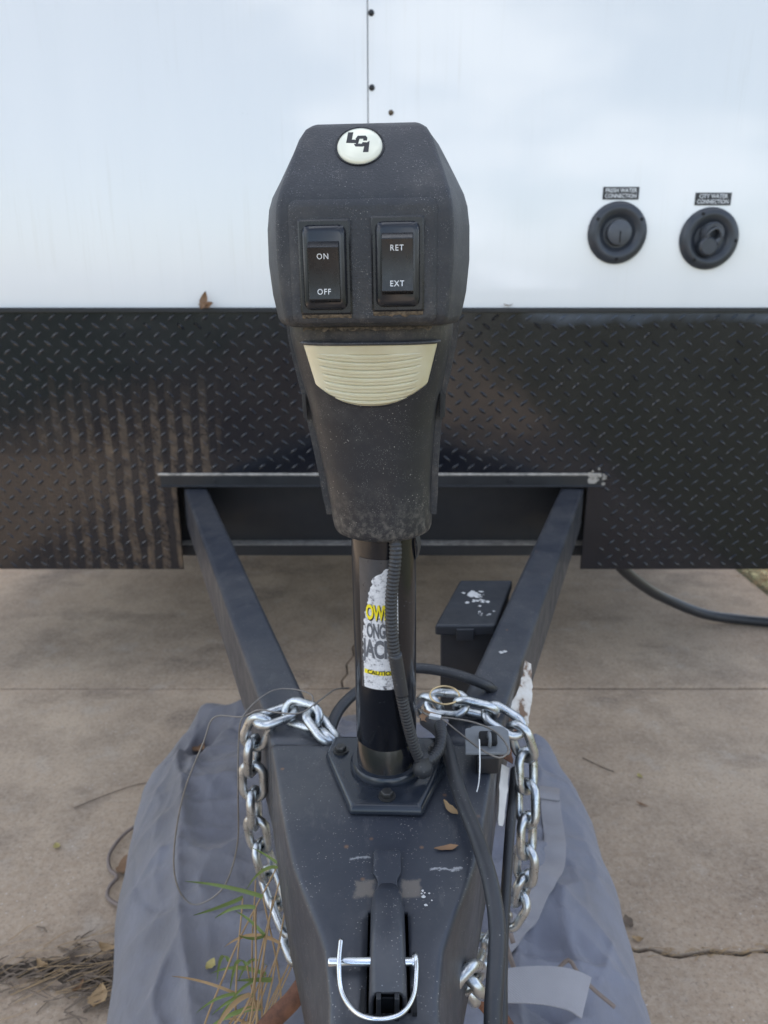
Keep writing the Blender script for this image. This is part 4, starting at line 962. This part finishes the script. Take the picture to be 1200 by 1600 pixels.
obj('bag_cloth', mesh('bag_cloth', V, F), 'cloth', bag, smooth=180)
def on_bag(pts, lift=0.003): return [(x, y, bag_z(x, y) + lift) for x, y in pts]
def dense(pts, n=6):
    out = []
    for a, b in zip(pts, pts[1:]):
        for k in range(n): out.append((a[0] + (b[0] - a[0]) * k / n, a[1] + (b[1] - a[1]) * k / n))
    return out + [pts[-1]]
sp = [tuple(p)[:2] for p in spline([(0.296, 1.115, 0), (0.287, 1.05, 0), (0.277, 0.985, 0), (0.262, 0.93, 0), (0.235, 0.88, 0), (0.200, 0.83, 0), (0.160, 0.78, 0), (0.12, 0.74, 0)], 0.012)]
obj('webbing_handle', ribbon('webbing_handle', on_bag(sp, 0.006), (0, 0, 1), 0.034, 0.002, 0.010), 'webbing', bag, smooth=60)
obj('handle_tab', ribbon('handle_tab', on_bag(dense([(0.2985, 1.125), (0.289, 1.085)]), 0.0095), (0, 0, 1), 0.036, 0.002, 0.010), 'webbing', bag, smooth=60)
obj('webbing_handle', ribbon('webbing_handle', [(0.132, 0.735, 0.176), (0.138, 0.712, 0.182), (0.148, 0.694, 0.186)], (-0.5, -0.2, 0.8), 0.018, 0.002, 0.006), 'webbing', bag, smooth=60)
obj('webbing_flap', ribbon('webbing_flap', [(0.143, 0.687, 0.187), (0.170, 0.686, 0.190), (0.200, 0.684, 0.191), (0.226, 0.680, 0.189), (0.243, 0.674, 0.184)], (0, -0.35, 0.9), lambda q: 0.036 + 0.012 * q, 0.0025, 0.006), 'webbing', bag, smooth=60)
obj('drawcord', tube('drawcord', [(0.168, 0.705, 0.168), (0.166, 0.735, 0.165), (0.160, 0.760, 0.175), (0.157, 0.772, 0.190), (0.163, 0.770, 0.194), (0.169, 0.755, 0.18)], 0.0033, 8, 0.005), 'cord_tan', bag, smooth=180)
obj('drawcord', tube('drawcord', [(0.205, 0.715, 0.165), (0.222, 0.728, 0.167), (0.238, 0.737, 0.172), (0.246, 0.722, 0.168), (0.262, 0.706, 0.160), (0.285, 0.69, 0.15)], 0.0026, 8, 0.005), 'cord_tan', bag, smooth=180)
obj('cord_loop', tube('cord_loop', [(-0.44, 1.20, 0.02), (-0.4860, 1.160, 0.012), (-0.5026, 1.1095, 0.008), (-0.490, 1.070, 0.008), (-0.4680, 1.0482, 0.010), (-0.4750, 1.03, 0.008), (-0.4700, 1.005, 0.008), (-0.4400, 0.9853, 0.010), (-0.40, 0.97, 0.02)], 0.0034, 10, 0.008), 'cord_tan', bag, smooth=180)

# ------------------------------------------------------------------ leaves, litter, weeds
def leaf_mesh(L, W, curl, seed):
    rnd = random.Random(seed); V, F = [], []; n = 7
    for i in range(n + 1):
        s = i / n; w = W * math.sin(math.pi * min(1, s * 0.96 + 0.03)) ** 0.8 * rnd.uniform(0.75, 1.2)
        zc = curl * (s - 0.5) ** 2 * 4
        V += [(-w, L * (s - .5), zc + curl * 0.6 * rnd.uniform(0.4, 1.3)), (0, L * (s - .5), zc), (w, L * (s - .5), zc + curl * 0.6 * rnd.uniform(0.4, 1.3))]
    for i in range(n):
        for k in range(2): F.append((i * 3 + k, i * 3 + k + 1, i * 3 + 4 + k, i * 3 + 3 + k))
    return mesh('leaf', V, F)
def leaf_clump(L, W, curl, seed):
    a = leaf_mesh(L, W, curl, seed); b = leaf_mesh(L * .8, W * .8, curl * 1.4, seed + 1)
    b.transform(Matrix.Translation((L * .30, -L * .12, 0)) @ Matrix.Rotation(R(-75), 4, 'Z') @ Matrix.Rotation(R(30), 4, 'X'))
    bm = bmesh.new(); bm.from_mesh(a); bm.from_mesh(b); bm.to_mesh(a); bm.free(); return a
def leaf(loc, rot, L, W, curl, mat, label, seed, name='dried_leaf', tilt=(0, 0)):
    o = obj(name, leaf_mesh(L, W, curl, seed), mat, smooth=60, label=label, cat='leaf')
    o.location = loc; o.rotation_euler = (tilt[0], tilt[1], R(rot)); return o
o = obj('dried_leaf', leaf_clump(0.042, 0.0085, 0.007, 5), 'dry_leaf', smooth=60, label='brown dried leaf on the ledge of the tread plate, left of the jack', cat='leaf')
o.location = (-0.398, 1.6850, 0.9690); o.rotation_euler = (1.2, 0.3, R(10))
leaf((0.2750, 1.6905, 0.9600), 60, 0.020, 0.005, 0.003, 'dry_leaf', 'tiny brown leaf scrap on the tread plate ledge, right of the jack', 6)
leaf((0.0524, 0.511, 0.5475), 100, 0.021, 0.0032, 0.0008, 'dry_leaf', 'flat brown leaf lying on top of the coupler', 8)
leaf((0.0600, 0.5580, 0.5485), 30, 0.022, 0.0035, 0.002, 'straw', 'tan leaf scrap caught beside the thick cable on the coupler', 9)
leaf((0.048, 0.690, 0.556), 15, 0.026, 0.010, 0.004, 'dry_leaf', 'tan leaf caught behind the foot of the jack tube', 12)
leaf((-0.2310, 0.7600, bag_z(-0.2310, 0.76) + 0.004), -20, 0.018, 0.0062, 0.003, 'yellow_leaf', 'small yellowish leaf lying on the left part of the grey bag', 10)
leaf((-0.385, 1.315, bag_z(-.385, 1.315) + .008), 20, 0.055, 0.014, 0.010, 'dry_leaf', 'brown leaf in the fold of the grey bag, at its far left corner', 22)
leaf((-0.6100, 1.1300, 0.003), 40, 0.016, 0.007, 0.002, 'yellow_leaf', 'single pale leaf on the driveway near the left edge', 13)
leaf((-0.4630, 1.075, 0.006), 10, 0.045, 0.016, 0.006, 'dry_leaf', 'brown leaf inside the grey cord loop beside the bag', 14)
leaf((0.405, 0.925, 0.003), 80, 0.018, 0.005, 0.003, 'straw', 'pale brown leaf at the crack, touching the bag on the right', 15)
leaf((0.400, 0.955, 0.004), 10, 0.024, 0.008, 0.005, 'twig', 'dark brown leaf against the right side of the bag', 16)
leaf((0.545, 1.335, 0.003), 20, 0.016, 0.005, 0.002, 'yellow_leaf', 'small yellow leaf speck on the driveway right of the bag', 17)
leaf((0.520, 1.245, 0.003), 50, 0.024, 0.0035, 0.002, 'dry_leaf', 'thin brown leaf on the driveway right of the bag', 18)
rnd = random.Random(11)
V, F = [], []
def add_strip(p, q, w, up=0.002):
    p, q = Vector(p), Vector(q); d = (q - p); s = Vector((-d.y, d.x, 0)).normalized() * w; m = (p + q) / 2 + Vector((rnd.uniform(-.1, .1) * d.length, rnd.uniform(-.1, .1) * d.length, up)); b = len(V)
    V.extend([p - s, p + s, m + s, m - s, q + s * .4, q - s * .4, p + Vector((0, 0, w)), m + Vector((0, 0, w)), q + Vector((0, 0, w * .4))])
    F.extend([(b, b + 3, b + 7, b + 6), (b + 3, b + 5, b + 8, b + 7), (b + 6, b + 7, b + 2, b + 1), (b + 7, b + 8, b + 4, b + 2)])
litter_root = None
for k in range(200):
    x = -0.375 - abs(rnd.gauss(0, 0.11)); y = crack_y(x) + rnd.gauss(0.0, 0.028) * (1.25 if x > -0.5 else 0.8) - 0.01
    a = rnd.uniform(-0.7, 0.9); L = rnd.uniform(0.008, 0.05); z = 0.001 + 0.012 * rnd.random() * math.exp(-abs(x + 0.42) * 6)
    add_strip((x - L / 2 * math.cos(a), y - L / 2 * math.sin(a), z), (x + L / 2 * math.cos(a), y + L / 2 * math.sin(a), z + rnd.uniform(-.0005, .006)), rnd.uniform(0.0007, 0.0022))
o = obj('twig_litter', mesh('twig_litter', V, F), 'twig', kind='stuff', label='brown twigs and needles gathered in the crack left of the bag', cat='litter')
V, F = [], []
for k in range(55):
    x = -0.37 - abs(rnd.gauss(0, 0.15)); y = crack_y(x) + rnd.gauss(0.0, 0.04)
    a = rnd.uniform(0.0, 0.7); L = rnd.uniform(0.03, 0.11); z = 0.004 + 0.012 * rnd.random() * math.exp(-abs(x + 0.42) * 6)
    add_strip((x - L / 2 * math.cos(a), y - L / 2 * math.sin(a), z), (x + L / 2 * math.cos(a), y + L / 2 * math.sin(a), z + rnd.uniform(0, .008)), rnd.uniform(0.0004, 0.0010))
for k in range(60):
    x = rnd.uniform(0.38, 0.62); y = crack_y(x) + rnd.gauss(0, 0.006); a = rnd.uniform(-0.6, 0.6); L = rnd.uniform(0.005, 0.02)
    add_strip((x - L / 2 * math.cos(a), y - L / 2 * math.sin(a), 0.001), (x + L / 2 * math.cos(a), y + L / 2 * math.sin(a), 0.002), 0.0006)
obj('straw_litter', mesh('straw_litter', V, F), 'straw', kind='stuff', label='pale dry straw scattered over the cracks in the driveway', cat='litter')
V, F = [], []
n = 40
for i in range(n + 1):
    x = -0.37 - 0.40 * i / n; yc = crack_y(x); wd = 0.045 * math.exp(-i / n * 1.6) * (1 + 0.4 * noise.noise((i * .4, 0, 5)))
    for k in range(9):
        s = -1 + k / 4; V.append((x, yc + s * wd + 0.006 * noise.noise((i * .5, k, 2)), -0.004 + (0.013 * (1 - s * s) * math.exp(-i / n * 1.2)) * (1 + 0.6 * noise.noise((i * .7, k * .8, 9)))))
for i in range(n):
    for k in range(8): F.append((i * 9 + k, (i + 1) * 9 + k, (i + 1) * 9 + k + 1, i * 9 + k + 1))
obj('dirt_mound', mesh('dirt_mound', V, F), 'soil', smooth=180, kind='stuff', label='dark dirt gathered along the crack left of the bag', cat='dirt')
for k, (x, y, r, L) in enumerate(((-0.405, 0.855, 30, 0.05), (-0.43, 0.90, 75, 0.045), (-0.47, 0.885, 120, 0.04), (-0.415, 0.815, 5, 0.055), (-0.52, 0.87, 60, 0.035), (-0.39, 0.90, 100, 0.04), (-0.45, 0.83, 160, 0.03))):
    lab = ('curled brown leaf against the bag in the dirt', 'upper brown leaf of the litter pile beside the bag', 'brown leaf in the middle of the litter pile', 'long brown leaf below the litter pile, beside the bag', 'leftmost brown leaf of the litter pile', 'brown leaf pressed to the bag above the litter', 'small brown leaf under the litter pile')[k]
    leaf((x, y, 0.011), r, L * 0.75, L * rnd.uniform(0.10, 0.24), 0.006, rnd.choice(('dry_leaf', 'twig', 'straw')), lab, 30 + k, tilt=(rnd.uniform(-.3, .3), rnd.uniform(-.3, .3)))
tw = obj('twig', tube('twig', [(-0.62, 1.235, 0.004), (-0.57, 1.27, 0.006), (-0.52, 1.305, 0.004), (-0.47, 1.315, 0.006)], 0.0011, 7, 0.01), 'twig', smooth=180, label='thin bent twig on the driveway left of the bag', cat='twig')
tw = obj('twig', tube('twig', [(0.44, 1.40, 0.003), (0.47, 1.37, 0.003), (0.495, 1.35, 0.003)], 0.0011, 7, 0.01), 'twig', smooth=180, label='short twig on the driveway right of the bag', cat='twig')
# weed clump in front of the bag, leaning up past the left chain
wd = thing('weed_clump', (-0.12, 0.545, 0.0), 'clump of green blades and dry stalks beside the left chain', 'weed')
def blade(p0, p1, p2, w, mat, name):
    p0, p1, p2 = Vector(p0), Vector(p1), Vector(p2); V, F = [], []; n = 12
    side = (p2 - p0).cross(Vector((0.2, -1, 0.3))).normalized()
    for i in range(n + 1):
        s = i / n; p = p0 * (1 - s) ** 2 + 2 * p1 * s * (1 - s) + p2 * s * s; ww = w * (1 - s ** 2.2) * 0.5 + 0.0002
        V += [p - side * ww, p + Vector((0, 0.0006, -0.0008)), p + side * ww]
    for i in range(n):
        for k in range(2): F.append((i * 3 + k, i * 3 + k + 1, i * 3 + 4 + k, i * 3 + 3 + k))
    obj(name, mesh(name, V, F), mat, wd, smooth=60)
rnd = random.Random(21)
nodes = []
for k in range(17):
    bx0 = -0.125 + rnd.gauss(0, 0.02); by0 = 0.55 + rnd.gauss(0, 0.015)
    ez = rnd.uniform(0.27, 0.40); ex = -0.118 + rnd.uniform(-0.035, 0.025); ey = 0.60 + rnd.uniform(-0.01, 0.06)
    pts = [(bx0, by0, 0.0), (bx0 - 0.03 + rnd.uniform(-.02, .02), by0 + rnd.uniform(0, .03), ez * .45), (bx0 + (ex - bx0) * .5 - 0.012 + rnd.uniform(-.014, .014), by0 + (ey - by0) * .5, ez * .78), (ex, ey, ez)]
    obj('dry_stalk', tube('dry_stalk', pts, lambda s, i: 0.0017 * (1 - 0.5 * s), 6, 0.010), 'straw', wd, smooth=180)
    nodes.append((ex, ey, ez)); nodes.append(tuple(pts[2]))
for k in range(26):
    n0_ = Vector(rnd.choice(nodes)); a = rnd.uniform(R(110), R(250)); L = rnd.uniform(0.04, 0.085)
    d = Vector((math.cos(a), 0.5 * math.sin(a), 0))
    p2 = n0_ + d * L + Vector((0, 0, rnd.uniform(-0.065, 0.025))); p1 = n0_ + d * L * 0.5 + Vector((0, 0, rnd.uniform(0.0, 0.02)))
    blade(n0_, p1, p2, rnd.uniform(0.0030, 0.0058), 'green_blade' if rnd.random() < 0.65 else 'straw', 'grass_blade')
# rough grass and pine straw beyond the driveway's right edge
V, F = [], []
rnd = random.Random(5)
for k in range(2600):
    x = XR + 0.005 + abs(rnd.gauss(0, 0.35)); y = rnd.uniform(1.2, 3.6)
    a = rnd.uniform(0, 6.28); L = rnd.uniform(0.03, 0.09); z = -0.03 + rnd.random() * 0.035
    add_strip((x, y, z), (x + L * math.cos(a), y + L * math.sin(a), z + rnd.uniform(0, .05)), rnd.uniform(0.001, 0.002))
obj('verge_straw', mesh('verge_straw', V, F), 'straw', kind='stuff', label='dry grass and straw beyond the right edge of the driveway', cat='grass')

for r in roots:
    if '_world' in r: del r['_world']
